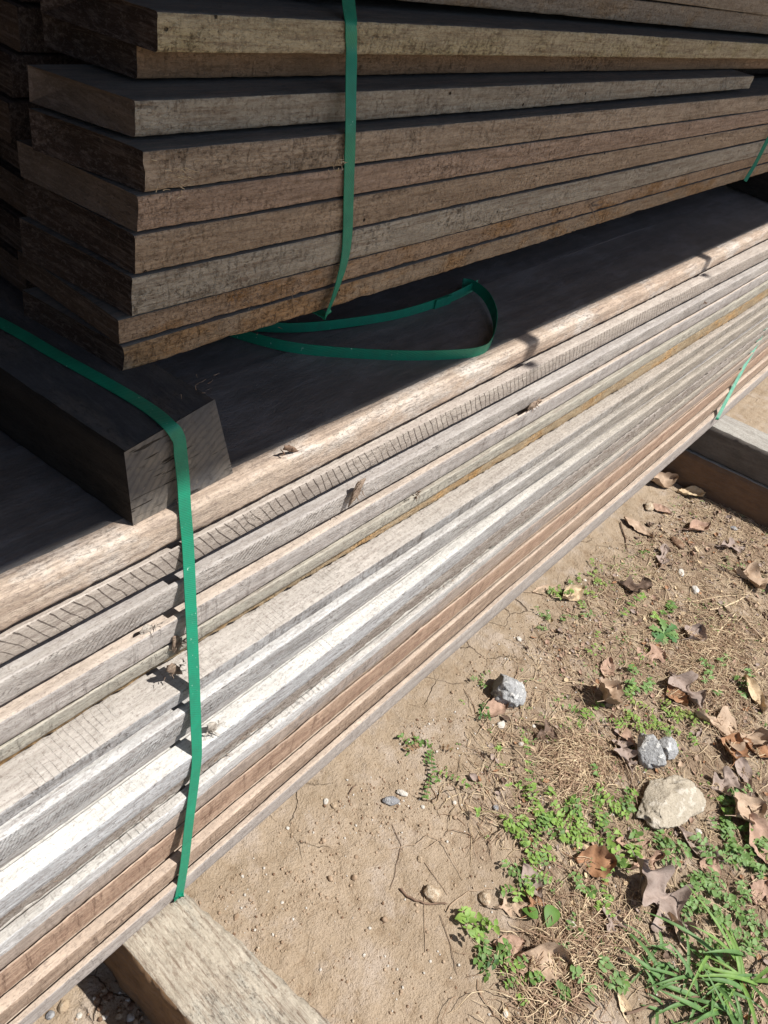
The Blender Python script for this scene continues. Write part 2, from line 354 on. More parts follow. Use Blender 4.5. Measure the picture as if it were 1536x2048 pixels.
UP = [ # y, zt, zb, x0, x1, face, end index, label
 (0.534, -0.3750, -0.4025, 0.372, 4.2, upw('wood_upper_lowest', 0.95, (1.08, .97, .85), patch=(0.46, 0.25, 0.10), patch_amt=0.8), 1, 'lowest board of the upper stack, with a broken lower corner', 0.006),
 (0.535, -0.3485, -0.3740, 0.368, 4.1, upw('wood_upper_shaggy', 0.98, (1.12, .95, .82), patch=(0.42, 0.22, 0.08), patch_amt=0.95, fuzz=2.0), 0, 'second lowest board of the upper stack, with orange stained torn fibres along its edge', 0.007),
 (0.5325, -0.3105, -0.3478, 0.381, 4.2, upw('wood_upper_smooth_grey', 1.1, (1.0, 1.05, 1.08), saw=None, fuzz=0.7), 1, 'smooth greyish board of the upper stack, third from the bottom', 0.0024),
 (0.5340, -0.2735, -0.3095, 0.3845, 4.0, upw('wood_upper_plain', 1.0, (1.08, .98, .90), saw=None), 1, 'plain brown board of the upper stack with a rough dark end, fourth from the bottom', 0.0024),
 (0.5335, -0.2415, -0.2725, 0.387, 4.2, upw('wood_upper_pinkish', 1.02, (1.1, .96, .93)), 2, 'pinkish brown board of the upper stack with a cracked pale end', 0.0024),
 (0.5340, -0.2075, -0.2408, 0.394, 4.1, upw('wood_upper_wormy', 1.08, (1.05, 1.0, .97), patch=(0.22, 0.18, 0.13), patch_amt=0.5), 1, 'wormholed board of the upper stack with bits of straw stuck to its edge', 0.0024),
 (0.5525, -0.1758, -0.2040, 0.398, 1.915, upw('wood_upper_mossy', 1.0, (.96, 1.02, 1.05), chat=0.6, patch=(0.33, 0.31, 0.26), patch_amt=0.8), 2, 'short board of the upper stack whose right end stops inside the picture', 0.004),
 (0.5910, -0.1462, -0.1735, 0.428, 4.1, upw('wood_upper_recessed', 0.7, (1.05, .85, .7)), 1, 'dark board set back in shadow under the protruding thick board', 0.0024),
 (0.5600, -0.1170, -0.1455, 0.424, 4.2, upw('wood_upper_yellowish', 1.12, (1.05, 1.08, .95), saw=None, patch=(0.36, 0.29, 0.14), patch_amt=0.6), 1, 'protruding yellowish board near the top of the picture, dotted with wormholes', 0.0035),
 (0.6050, -0.0800, -0.1120, 0.62, 4.2, upw('wood_upper_bark_edge', 0.85, fuzz=2.0, patch=(0.4, 0.25, 0.12), patch_amt=0.6), 1, 'ragged brown board at the very top of the picture, sloping to the right', 0.006),
]
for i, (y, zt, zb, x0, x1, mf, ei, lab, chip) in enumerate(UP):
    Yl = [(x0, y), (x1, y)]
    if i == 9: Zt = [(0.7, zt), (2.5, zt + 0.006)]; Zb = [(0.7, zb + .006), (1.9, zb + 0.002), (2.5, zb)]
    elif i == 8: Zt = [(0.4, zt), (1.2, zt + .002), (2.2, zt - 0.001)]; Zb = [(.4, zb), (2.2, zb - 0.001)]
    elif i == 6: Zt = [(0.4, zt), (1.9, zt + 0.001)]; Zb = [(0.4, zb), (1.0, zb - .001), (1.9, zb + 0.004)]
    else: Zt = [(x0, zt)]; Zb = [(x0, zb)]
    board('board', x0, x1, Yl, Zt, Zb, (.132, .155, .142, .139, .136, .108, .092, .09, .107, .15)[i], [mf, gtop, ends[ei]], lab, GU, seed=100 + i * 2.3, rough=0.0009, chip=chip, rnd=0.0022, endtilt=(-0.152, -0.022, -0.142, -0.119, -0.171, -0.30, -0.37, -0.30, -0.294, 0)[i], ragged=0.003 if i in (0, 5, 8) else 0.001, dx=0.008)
top_m = upw('wood_upper_unseen', 0.9)
for k in range(6):
    zb = -0.076 + k * 0.036
    board('board', 0.45 + 0.03 * (k % 2), 4.2, [(0, 0.60 - 0.008 * (k % 3))], [(0, zb + 0.033)], [(0, zb)], 0.2, [top_m, gtop, ends[1]],
          '%s board above the top edge of the picture in the upper stack' % ('first', 'second', 'third', 'fourth', 'fifth', 'sixth')[k], GU, seed=130 + k, dx=0.15)
# second column of boards of the upper stack, seen at the left edge
for k in range(11):
    zb = -0.4025 + 0.0365 * k
    x0 = 0.375 + 0.008 * ((k * 5) % 4)
    lab = ('lowest board end in the rear row of the upper stack, at the left edge', 'board end in the rear row, second from the bottom at the left edge',
           'board end in the rear row with a pale straw on it, third from the bottom', 'dark board end in the rear row, fourth from the bottom', 'brown board end in the rear row, level with the wormholed board',
           'dim board end in the rear row beside the short board')[min(k, 5)] if k < 6 else 'board in the dark rear row of the upper stack, %s from the bottom' % ('seventh', 'eighth', 'ninth', 'tenth', 'eleventh')[k - 6]
    board('board', x0, 4.1, [(0, 0.700 + 0.004 * (k % 2))], [(0, zb + 0.0345)], [(0, zb)], 0.20, [ends[1], ends[1], ends[(0, 1, 0, 1)[k % 4]]], lab, GU, seed=150 + k, dx=0.15)  # front and top also take the shade-darkened end colour

# ------------------------------------------------------------------ block timbers
def block(name, quad_front, quad_back, mats, label, cat, group=None, nx=26, ny=10, rough=0.002, seed=0, slotsplit=True):
    """timber between two quads (TL, TR, BR, BL), subdivided and roughened"""
    verts = []; faces = []; mi = []
    def ring(t, inset=0):
        q = [quad_front[i].lerp(quad_back[i], t) for i in range(4)]
        pts = []
        for a in range(4):
            p, r_ = q[a], q[(a + 1) % 4]
            for k in range(ny):
                s = (0.015, 0.05)[k] if k < 2 else (0.05 + (k - 1) / (ny - 1) * 0.90 if k < ny else 0)
                s = min(s, 0.985)
                pts.append((p.lerp(r_, s), a))
        return pts
    base = quad_front[0]
    NR = nx
    for i in range(NR + 1):
        t = i / NR
        for (p, a) in ring(t):
            d = (0 if i in (0, NR) else rough) * (fbm(p.x * 40 + seed, p.y * 40, p.z * 40, 3) + .6 * N3(p.x * 130, p.y * 130, p.z * 130 + seed))
            nrm = (Vector((0, 0, 1)), Vector((1, 0, 0)), Vector((0, 0, -1)), Vector((-1, 0, 0)))[a]
            verts.append(tuple(p + nrm * d - base))
    m = ny * 4
    for i in range(NR):
        for j in range(m):
            jn = (j + 1) % m
            faces.append((i * m + j, (i + 1) * m + j, (i + 1) * m + jn, i * m + jn)); mi.append(0 if j // ny != 0 else 1)
    # front cap as a grid
    for e, quad in ((0, quad_front), (NR, quad_back)):
        ci = len(verts); g = 14
        for a in range(g + 1):
            for b in range(g + 1):
                u, v = a / g, b / g
                pass
                p = quad[0].lerp(quad[1], u).lerp(quad[3].lerp(quad[2], u), v)
                d = (0 if (a in (0, g) or b in (0, g)) else rough) * 0.7 * fbm(p.x * 60, p.y * 60, p.z * 60 + seed, 3)
                verts.append(tuple(p - base + Vector((0, -d - (0.0005 if e == 0 else 0), 0))))
        for a in range(g):
            for b in range(g):
                s = ci + a * (g + 1) + b
                faces.append((s, s + 1, s + g + 2, s + g + 1) if e == 0 else (s, s + g + 1, s + g + 2, s + 1)); mi.append(2)
    o = mesh_obj(name, verts, faces, mats, None, base, True, mi)
    return tag(o, label, cat, group)
def endgrain(name, c1, c2, center, dark=(0.03, 0.025, 0.02)):
    M = MT(name); _seed[0] += 1; s_ = _seed[0] * 2.1
    mp = M.map((-center[0], 0, -center[1]), (1, 1, 1))
    wv = M.n('ShaderNodeTexWave', wave_type='RINGS', rings_direction='Y'); wv.inputs['Scale'].default_value = 38
    wv.inputs['Distortion'].default_value = 2.5; wv.inputs['Detail'].default_value = 3; wv.inputs['Detail Scale'].default_value = 2
    M.l(mp, wv.inputs[0])
    f = M.noise(M.map((s_, 0, 0), (90, 90, 90)), 1, 5, 0.7); f2 = M.noise(M.map((s_, 0, 0), (16, 16, 16), (0, R_(35), 0)), 1, 4, 0.6)
    f3 = M.noise(M.map((s_, 0, 0), (22, 40, 260), (0, R_(-38), 0)), 1, 3, 0.6)
    col = M.mix(M.ramp(f2, 0.35, 0.65), c1, c2)
    col = M.mix(M.ramp(wv.outputs[1], 0.5, 0.95, 0, 0.35), col, mulc(c2, 0.6))
    col = M.mix(M.ramp(f3, 0.58, 0.64, 0, 0.9), col, dark)
    col = M.mix(M.ramp(f, 0.55, 0.75, 0, 0.6), col, dark)
    col = M.mix(M.ramp(f, 0.38, 0.25, 0, 0.5), col, mulc(c1, 1.8))
    h = M.math('SUBTRACT', f, M.math('MULTIPLY', M.ramp(f3, 0.60, 0.68), 0.8))
    return M.done(col, 0.9, M.bump(h, 0.9, 0.002), 0.15)
ZB = -0.4942; ZT = -0.4035
def bz(x, y, z): return Vector((x, y, z + H))
qf = [bz(0.3035, 0.4370, -0.4050), bz(0.4130, 0.4545, -0.4010), bz(0.4378, 0.4470, ZB), bz(0.3140, 0.4400, ZB)]
dirb = Vector((-0.108, 1.0, 0)) * 0.75
qb = [q + dirb for q in qf]
blk_side = wood('bearer_side_shade_black', (0.04, 0.034, 0.03), (0.022, 0.019, 0.017), axis='Y', tex=1.3, grain=0.4, dark=(0.02, 0.017, 0.015))  # dark timber; side and top lowered further to paint in the shade
blk_top = wood('bearer_top_shade_blueblack', (0.085, 0.085, 0.087), (0.055, 0.055, 0.058), axis='Y', tex=1.0, grain=0.35, dark=(0.03, 0.03, 0.03), patch=(0.16, 0.13, 0.10), patch_amt=0.4)
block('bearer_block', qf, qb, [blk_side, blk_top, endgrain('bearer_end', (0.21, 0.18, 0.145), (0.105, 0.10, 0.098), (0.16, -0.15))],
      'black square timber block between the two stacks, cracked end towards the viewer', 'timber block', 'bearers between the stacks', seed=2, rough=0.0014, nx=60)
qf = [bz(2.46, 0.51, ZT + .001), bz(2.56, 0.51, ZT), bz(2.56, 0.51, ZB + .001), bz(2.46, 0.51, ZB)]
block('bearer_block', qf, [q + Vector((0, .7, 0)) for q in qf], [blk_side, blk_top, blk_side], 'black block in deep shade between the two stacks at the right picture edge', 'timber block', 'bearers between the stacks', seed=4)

GT = 'timbers on the ground under the stacks'
tm_side = wood('ground_timber_side', (0.24, 0.145, 0.075), (0.17, 0.10, 0.055), axis='Y', tex=0.8, grain=0.4, pits=0.3)
tm_top = wood('ground_timber_top', (0.50, 0.445, 0.36), (0.41, 0.355, 0.28), axis='Y', tex=1.2, grain=0.7, pits=0.25, fuzz=0.5, dark=(0.07, 0.045, 0.03), patch=(0.36, 0.34, 0.29), patch_amt=0.8)
qf = [bz(0.2235, -0.12, -1.034), bz(0.352, -0.12, -1.034), bz(0.345, -0.12, -1.19), bz(0.2215, -0.12, -1.19)]
qb = [bz(0.2045, 0.62, -1.034), bz(0.270, 0.62, -1.034), bz(0.270, 0.62, -1.19), bz(0.2045, 0.62, -1.19)]
block('ground_timber', qf, qb, [tm_side, tm_top, tm_side], 'weathered timber on the soil at the bottom of the picture, cracked on top', 'timber', GT, seed=7, rough=0.0035, nx=120, ny=16)
tr_top = wood('right_timber_top', (0.40, 0.385, 0.35), (0.32, 0.305, 0.275), axis='Y', tex=1.0, grain=0.4, pits=0.5)
tr_side = wood('right_timber_side', (0.15, 0.135, 0.12), (0.10, 0.09, 0.08), axis='Y', tex=0.8, grain=0.3)
tr_low = wood('right_timber_low_side', (0.20, 0.12, 0.07), (0.15, 0.09, 0.055), axis='Y', tex=0.7, grain=0.3, pits=0.2)
xl = 2.2425; sl = -0.152
def xq(y, w=0): return xl + (0.3206 - y) * -sl + w
def tq(y, w0, w1, zt, zb): return [bz(xq(y, w0), y, zt), bz(xq(y, w1), y, zt), bz(xq(y, w1), y, zb), bz(xq(y, w0), y, zb)]
block('ground_timber', tq(-0.5, 0, 0.118, -1.0555, -1.155), tq(0.6, 0, 0.118, -1.0555, -1.155), [tr_side, tr_top, tr_side], 'grey squared timber under the right part of the lower stack, upper one of two', 'timber', GT, seed=9, nx=70)
block('ground_timber', tq(-0.5, -0.012, 0.112, -1.157, -1.30), tq(0.6, -0.012, 0.112, -1.157, -1.30), [tr_low, tr_top, tr_low], 'brown sided timber bedded in the soil under the grey squared one at the right', 'timber', GT, seed=10, nx=70)

# ------------------------------------------------------------------ straps
def strap_mat():
    M = MT('green_strap')
    wv = M.n('ShaderNodeTexWave', wave_type='BANDS', bands_direction='DIAGONAL'); wv.inputs['Scale'].default_value = 190
    M.l(M.map((0, 0, 0), (1, 1, 1)), wv.inputs[0])
    f = M.noise(M.map((0, 0, 0), (60, 60, 60)), 1, 4, 0.6)
    sc = M.noise(M.map((3, 0, 0), (420, 260, 160), (0, R_(50), 0)), 1, 2, 0.5)
    pm = M.noise(M.map((5, 1, 0), (25, 25, 25)), 1, 2, 0.5)
    scm = M.math('MULTIPLY', M.ramp(sc, 0.70, 0.735), M.ramp(pm, 0.50, 0.58))
    col = M.mix(M.ramp(f, 0.35, 0.7), (0.006, 0.225, 0.125), (0.012, 0.175, 0.10))
    col = M.mix(M.ramp(wv.outputs[1], 0.4, 1.0, 0, 0.25), col, (0.01, 0.16, 0.11))
    col = M.mix(M.math('MULTIPLY', scm, 0.8), col, (0.35, 0.55, 0.45))
    M.done(col, M.ramp(f, 0.3, 0.7, 0.38, 0.55), M.bump(wv.outputs[1], 0.35, 0.0004), 0.4)
    return M.m
SM = strap_mat()
def ribbon(name, pts, width, label=None, cat='strap', group=None, parent=None, sub=10, thick=0.0009, mat=None, bow=0.0):
    """pts: list of (centre, width direction)"""
    P = [Vector(p) for p, _ in pts]; W = [Vector(d).normalized() for _, d in pts]
    wd = [width * (q[2] if len(q) > 2 else 1) for q in [tuple(a) for a in pts]]
    def cr(a, b, c, d, t):
        return 0.5 * ((2 * b) + (c - a) * t + (2 * a - 5 * b + 4 * c - d) * t * t + (3 * b - a - 3 * c + d) * t ** 3)
    cs, ws = [], []
    n = len(P)
    for i in range(n - 1):
        a, b, c, d = P[max(0, i - 1)], P[i], P[i + 1], P[min(n - 1, i + 2)]
        for k in range(sub):
            t = k / sub
            cs.append(cr(a, b, c, d, t)); ws.append(W[i].lerp(W[i + 1], t).normalized())
    cs.append(P[-1]); ws.append(W[-1])
    org = cs[0].copy(); verts = []; faces = []; K = 5
    for i, (c, wv) in enumerate(zip(cs, ws)):
        tg = (cs[min(i + 1, len(cs) - 1)] - cs[max(i - 1, 0)]).normalized()
        wv = (wv - tg * wv.dot(tg)).normalized(); nn = tg.cross(wv).normalized()
        for side in (1, -1):
            for k in range(K):
                u = (k / (K - 1) - .5) * side
                verts.append(tuple(c - org + wv * u * width + nn * (side * thick / 2 + bow * (0.25 - u * u))))
    m = 2 * K
    for i in range(len(cs) - 1):
        for j in range(m):
            jn = (j + 1) % m
            faces.append((i * m + j, i * m + jn, (i + 1) * m + jn, (i + 1) * m + j))
    faces.append(tuple(range(m))); faces.append(tuple(reversed(range((len(cs) - 1) * m, len(cs) * m))))
    o = mesh_obj(name, verts, faces, mat or SM, parent, org)
    try: o.data.set_sharp_from_angle(angle=R_(40))
    except Exception: pass
    return tag(o, label, cat, group) if label else o
GS = 'green straps holding the boards'
XW = (1, 0, 0)
SW = 0.0138
# left strap: over the block and down the front of the lower stack
def hz(px, py, z): return onz(px, py, z)
L = []
w2 = (1, 0.2, 0)
L.append((hz(-160, 570, -0.4025), w2))
L.append((hz(0, 645, -0.402), w2)); L.append((hz(110, 708, -0.402), w2)); L.append((hz(230, 775, -0.402), w2)); L.append((hz(300, 818, -0.4015), w2))
L.append((hz(338, 850, -0.4015), (1, 0.15, 0)))
p = ony(357, 876, 0.4385); L.append((p, (1, 0.1, 0)))
p = ony(361, 905, 0.4365); L.append((p, XW)); 
L.append((ony(366.5, 960, 0.4345), XW)); L.append((ony(370, 1020, 0.4290), XW)); L.append((ony(376, 1093, 0.4235), XW))
L.append((ony(381, 1200, 0.4055), XW)); L.append((ony(387, 1330, 0.383), XW)); L.append((ony(391.5, 1440, 0.364), XW))
L.append((ony(393.5, 1513, 0.3515), XW)); L.append((ony(389, 1560, 0.3462), XW)); L.append((ony(384, 1600, 0.3408), XW))
L.append((ony(377, 1655, 0.3335), XW)); L.append((ony(369, 1725, 0.3255), XW)); L.append((ony(359, 1786, 0.3195), XW)); L.append((ony(357, 1796, 0.3196), XW)); L.append((ony(355, 1800, 0.345), XW))
ribbon('strap', L, SW, 'green strap running over the black block and down the front of the lower stack', 'strap', GS)
# upper strap: down the front of the upper stack
U = [(ony(688, -90, 0.605), XW), (ony(693, -40, 0.600), XW), (ony(697, 5, 0.578), XW), (ony(701, 40, 0.5605), XW), (ony(702, 60, 0.5575), XW), (ony(703, 100, 0.5575), XW), (ony(702, 160, 0.546), XW)]
U += [(ony(701, 262, 0.5305), XW), (ony(699, 330, 0.5300), XW), (ony(697, 400, 0.5300), XW), (ony(695, 470, 0.5292), XW), (ony(690, 515, 0.5280), (1, .1, 0)),
      (ony(680, 555, 0.5265), (1, .25, 0)), (ony(668, 592, 0.5255), (1, .4, 0)), (ony(656, 622, 0.5255), (1, .5, 0)), (ony(652, 630, 0.529), (1, .5, 0)), (bz(0.638, 0.545, -0.4065), (1, .5, 0)), (bz(0.632, 0.57, -0.4068), (1, .4, 0))]
ribbon('strap', U, 0.0150, 'green strap hanging down the front of the upper stack, pulled sideways under its lowest board', 'strap', GS)
# loose tail lying on the dark top, with its seal
UPV = (0, 0, 1)
zc = -0.4942 + 0.0078
T = [(bz(0.655, 0.655, zc), UPV), (hz(600, 655, zc), UPV), (hz(700, 645, zc), UPV), (hz(800, 628, zc), UPV), (hz(880, 604, zc), (0, 0.15, 1)), (hz(925, 585, zc), (0, 0.3, 1)), (hz(955, 568, zc), (0, .3, 1))]
tail = empty('strap_tail', tuple(T[0][0]), 'loose green strap tail standing on edge under the upper stack, ending in a hairpin loop', 'strap', GS)
def rel(o, parent):
    o.location = Vector(o.location) - Vector(parent.location); o.parent = parent; return o
rel(ribbon('band', T, 0.0140), tail)
T2 = [(hz(430, 652, zc), UPV), (hz(520, 680, zc), UPV), (hz(600, 697, zc), UPV), (hz(700, 706, zc), UPV), (hz(820, 711, zc), UPV), (hz(920, 708, zc), UPV), (hz(965, 700, zc), UPV), (hz(982, 684, zc), UPV), (hz(990, 655, zc), (0.1, 0.0, 1)),
      (hz(988, 625, zc + .003), (0.35, -0.1, 1)), (hz(972, 592, zc + .004), (.6, -.1, 1)), (hz(945, 570, zc + .003), (.5, 0, 1)), (hz(925, 566, zc), (.3, 0.1, 1))]
rel(ribbon('band', T2, 0.0150), tail)
T3 = [(hz(868, 608, zc) + Vector((0, -.0022, 0)), UPV), (hz(900, 597, zc) + Vector((0, -.0022, 0)), UPV)]
sealm = MT('strap_weld').done((0.02, 0.10, 0.075), 0.4, None, 0.4)
rel(ribbon('weld', T3, 0.0148, mat=SM, thick=0.002), tail)
# right strap of the lower stack
RW = (0.75, -0.66, 0)
Rr = [(ony(1640, 470, 0.402), RW), (ony(1585, 560, 0.388), RW), (ony(1537, 645, 0.3730), RW), (ony(1501, 711, 0.3530), RW), (ony(1471, 766, 0.338), RW), (ony(1437, 832, 0.3140), RW), (ony(1434, 838, 0.3150), RW)]
ribbon('strap', Rr, 0.0095, 'thin green strap near the right edge, running down to the grey squared timber', 'strap', GS)
Ru = [(ony(1560, 235, 0.5225), RW), (ony(1530, 290, 0.5225), RW), (ony(1512, 325, 0.5225), RW), (ony(1496, 352, 0.5225), RW), (ony(1490, 362, 0.5225), RW)]
ribbon('strap', Ru, 0.0095, 'short visible piece of green strap on the upper stack at the right picture edge', 'strap', GS)

# ------------------------------------------------------------------ shed roof above (casts the shade)
kk = 1.9
ey = 0.451 + sv.y * kk; ez = -0.4942 + sv.z * kk + H
roof = empty('shed_roof', (1.5, ey, ez), 'wooden shed roof with an overhanging eave above both stacks', 'roof')
rm = wood('roof_boards', (0.22, 0.18, 0.14), (0.15, 0.12, 0.095), pits=0.3)
def box(name, lo, hi, m, parent, slope=0.0):
    vs = []
    for x in (lo[0], hi[0]):
        for y in (lo[1], hi[1]):
            for z in (lo[2], hi[2]): vs.append((x, y, z + slope * (y)))
    fs = [(0, 1, 3, 2), (4, 6, 7, 5), (0, 4, 5, 1), (2, 3, 7, 6), (0, 2, 6, 4), (1, 5, 7, 3)]
    return mesh_obj(name, vs, fs, m, parent, (0, 0, 0), False)
box('roof_deck', (-5.0, 0, 0), (5.0, 3.4, 0.02), rm, roof, 0.18)
def rafter(xs, ext, wd=0.022):
    xc = xs + sv.x * kk - 1.5
    box('rafter', (xc - wd / 2, -ext, -0.07), (xc + wd / 2, 3.3, -0.003), rm, roof, 0.18)
for xs, ext in ((1.005, 0.017), (1.745, 0.017), (-0.55, 0.04), (2.5, 0.04), (3.3, 0.04)): rafter(xs, ext)
wall = empty('blocker_wall', (1.0, 1.9, 0), 'unseen plank wall added behind and beside the stacks to block light', 'wall')  # unseen walls, added to keep sky light off the rear and the board ends
box('planks', (-4.5, 0, -0.1), (5.5, 0.04, 3.0), rm, wall)
box('side_blocker', (-1.66, -1.38, -0.1), (-1.62, -0.003, 2.45), rm, wall)
for px_ in (-1.9, 4.6):
    tag(box('roof_post', (px_, -0.33, -0.1), (px_ + .1, -0.23, 2.3), rm, None), 'square wooden post holding up the %s end of the shed eave' % ('left' if px_ < 0 else 'right'), 'post', 'posts of the shed')

# ------------------------------------------------------------------ ground
_lim = [G(px, py) for px, py in ((1130, 1120), (1040, 1230), (960, 1400), (930, 1500), (880, 1600), (915, 1750), (890, 1900), (880, 2048))]
LIM = sorted([(p.x, p.y) for p in _lim])
def litter(x, y):
    """>0 inside the leaf and weed area (metres past its edge)"""
    return interp([(LIM[0][0] - .5, LIM[0][1] - 0.45)] + LIM + [(2.6, 0.28)], x) - y + 0.03 * N3(x * 7, y * 7, 3)
def zsoil(x, y):
    f = 1 if (-1 < x < 4 and -1.5 < y < 1) else 0.3
    z = gz(x)
    if f == 1:
        z += 0.006 * N3(x * 4, y * 4, 1) + 0.0030 * fbm(x * 22, y * 22, 2, 5) + 0.0008 * fbm(x * 130, y * 130, 2, 2)
        lt = max(0, min(1, litter(x, y) * 10 + .3))
        z += 0.0018 * (0.5 + lt) * fbm(x * 80, y * 80, 7, 3)
        if y > 0.12: z += 0.0025 * max(0, N3(x * 55, y * 55, 4)) 
        if x < 0.25: z += 0.0035 * fbm(x * 90, y * 90, 9, 3)
    else: z += 0.03 * N3(x * .4, y * .4, 3)
    return z
xs = []; x = -60.0
def axis(lo, hi, fl, fh, st):
    a = []; v = fl; s_ = st
    while v > lo: a.append(v); v -= s_; s_ *= 1.35
    a.append(lo); a.reverse()
    v = fl + st
    while v < fh: a.append(v); v += st
    s_ = st
    while v < hi: a.append(v); v += s_; s_ *= 1.35
    a.append(hi); return a
ax = axis(-80, 80, -0.1, 2.9, 0.0055); ay = axis(-80, 80, -0.5, 0.44, 0.0055)
gv = [(a, b, zsoil(a, b)) for b in ay for a in ax]
nx_ = len(ax)
gf = [(j * nx_ + i, j * nx_ + i + 1, (j + 1) * nx_ + i + 1, (j + 1) * nx_ + i) for j in range(len(ay) - 1) for i in range(nx_ - 1)]
def soil_mat():
    M = MT('soil')
    a = M.noise(M.map((1, 2, 0), (5, 5, 5)), 1, 5, 0.6)
    b = M.noise(M.map((3, 2, 0), (40, 40, 40)), 1, 6, 0.72)
    c = M.noise(M.map((7, 2, 0), (230, 230, 230)), 1, 4, 0.7)
    d = M.noise(M.map((5, 5, 0), (14, 14, 14)), 1, 5, 0.65)
    e = M.noise(M.map((9, 5, 0), (420, 420, 420)), 1, 2, 0.6)
    col = M.mix(M.ramp(a, 0.38, 0.62), (0.32, 0.243, 0.165), (0.385, 0.298, 0.21))
    col = M.mix(M.ramp(b, 0.40, 0.70, 0, 0.5), col, (0.43, 0.345, 0.265))
    col = M.mix(M.ramp(b, 0.46, 0.28, 0, 0.6), col, (0.20, 0.13, 0.08))
    col = M.mix(M.ramp(d, 0.52, 0.66, 0, 0.6), col, (0.46, 0.385, 0.32))
    col = M.mix(M.ramp(c, 0.62, 0.74, 0, 0.7), col, (0.55, 0.45, 0.34))
    col = M.mix(M.ramp(c, 0.42, 0.26, 0, 0.7), col, (0.13, 0.085, 0.055))
    hu = M.n('ShaderNodeAttribute'); hu.attribute_name = 'humus'
    col = M.mix(M.math('MULTIPLY', hu.outputs['Fac'], 0.75), col, M.mix(M.ramp(c, 0.4, 0.6), (0.15, 0.10, 0.065), (0.27, 0.19, 0.13)))
    # drying cracks
    v = M.n('ShaderNodeTexVoronoi', feature='DISTANCE_TO_EDGE'); v.inputs['Scale'].default_value = 1.0; v.inputs['Randomness'].default_value = 1
    dn = M.n('ShaderNodeTexNoise'); dn.inputs['Scale'].default_value = 30; dn.inputs['Detail'].default_value = 5
    M.l(M.tc.outputs['Object'], dn.inputs['Vector'])
    vm = M.n('ShaderNodeVectorMath', operation='MULTIPLY_ADD'); vm.inputs[1].default_value = (0.03, 0.03, 0.03)
    M.l(dn.outputs['Color'], vm.inputs[0]); M.l(M.tc.outputs['Object'], vm.inputs[2])
    M.l(M.map((0.3, 0.1, 0), (9, 9, 0.01), src=vm.outputs[0]), v.inputs['Vector'])
    cr = M.math('MULTIPLY', M.ramp(v.outputs[0], 0.010, 0.002), M.ramp(M.noise(M.map((2, 8, 0), (4, 4, 4)), 1, 2), 0.55, 0.62))
    col = M.mix(M.math('MULTIPLY', cr, 0.75), col, (0.10, 0.065, 0.04))
    h = M.math('ADD', M.math('MULTIPLY', b, 1.2), M.math('MULTIPLY', c, 0.8))
    h = M.math('ADD', h, M.math('MULTIPLY', e, 0.3))
    h = M.math('SUBTRACT', h, M.math('MULTIPLY', cr, 0.9))
    return M.done(col, 0.95, M.bump(h, 0.95, 0.006), 0.1)
SOIL = soil_mat()
g = mesh_obj('ground', gv, gf, SOIL); tag(g, kind='structure')
ca = g.data.color_attributes.new('humus', 'FLOAT_COLOR', 'POINT')
hv = []
for (x_, y_, z_) in gv:
    l_ = litter(x_, y_) if (-.2 < x_ < 3 and -.6 < y_ < .5) else 0
    v_ = max(0, min(1, (l_ - .01) * 9)) * max(0, min(1, .55 + 1.6 * fbm(x_ * 12, y_ * 12, 5, 3)))
    hv += [v_, v_, v_, 1]
ca.data.foreach_set('color', hv)

# ------------------------------------------------------------------ merged-mesh helper
class MB:
    def __init__(s): s.v = []; s.f = []; s.mi = []
    def add(s, vs, fs, m=0):
        b = len(s.v); s.v += [tuple(q) for q in vs]; s.f += [tuple(b + i for i in q) for q in fs]; s.mi += [m] * len(fs)
    def obj(s, name, mats, parent=None, loc=(0, 0, 0), smooth=True):
        L_ = Vector(loc)
        base = Vector(loc) if parent is None else L_
        return mesh_obj(name, s.v, s.f, mats, parent, loc, smooth, s.mi)
def tube(mb, pts, r0, r1, k=4, m=0):
    n = len(pts); vs = []; fs = []
    for i, p in enumerate(pts):
        t = i / (n - 1); r = r0 + (r1 - r0) * t
        tg = (pts[min(i + 1, n - 1)] - pts[max(i - 1, 0)]).normalized()
        a = tg.cross(Vector((0.31, 0.2, 0.93))).normalized(); b = tg.cross(a)
        for j in range(k):
            q = 2 * math.pi * j / k; vs.append(p + a * math.cos(q) * r + b * math.sin(q) * r)
    for i in range(n - 1):
        for j in range(k): fs.append((i * k + j, i * k + (j + 1) % k, (i + 1) * k + (j + 1) % k, (i + 1) * k + j))
    mb.add(vs, fs, m)
ICO = {}
def ico(sub):
    if sub not in ICO:
        bm = bmesh.new(); bmesh.ops.create_icosphere(bm, subdivisions=sub, radius=1)
        ICO[sub] = ([v.co.copy() for v in bm.verts], [tuple(v.index for v in f.verts) for f in bm.faces]); bm.free()
    return ICO[sub]
def stone_mesh(mb, c, size, seed, sub=1, ang=0, m=0, facet=0.35, rough=0.25):
    vs, fs = ico(sub); out = []; rng = random.Random(seed)
    planes = [(Vector((rng.uniform(-1, 1), rng.uniform(-1, 1), rng.uniform(-.6, 1))).normalized(), rng.uniform(1 - facet, 0.95)) for _ in range(9)]
    ca, sa = math.cos(ang), math.sin(ang)
    for v in vs:
        q = v * (1 + rough * fbm(v.x * 1.6 + seed, v.y * 1.6, v.z * 1.6, 4 if sub > 2 else 2))
        for nrm, d in planes:
            e = q.dot(nrm) - d
            if e > 0: q = q - nrm * e * 0.92
        if sub > 3: q = q * (1 + 0.045 * fbm(v.x * 5 + seed, v.y * 5, v.z * 5, 5) + 0.03 * fbm(v.x * 17, v.y * 17 + seed, v.z * 17, 3))
        x, y, z = q.x * size[0], q.y * size[1], q.z * size[2]
        out.append(Vector((c[0] + x * ca - y * sa, c[1] + x * sa + y * ca, c[2] + z)))
    mb.add(out, fs, m)

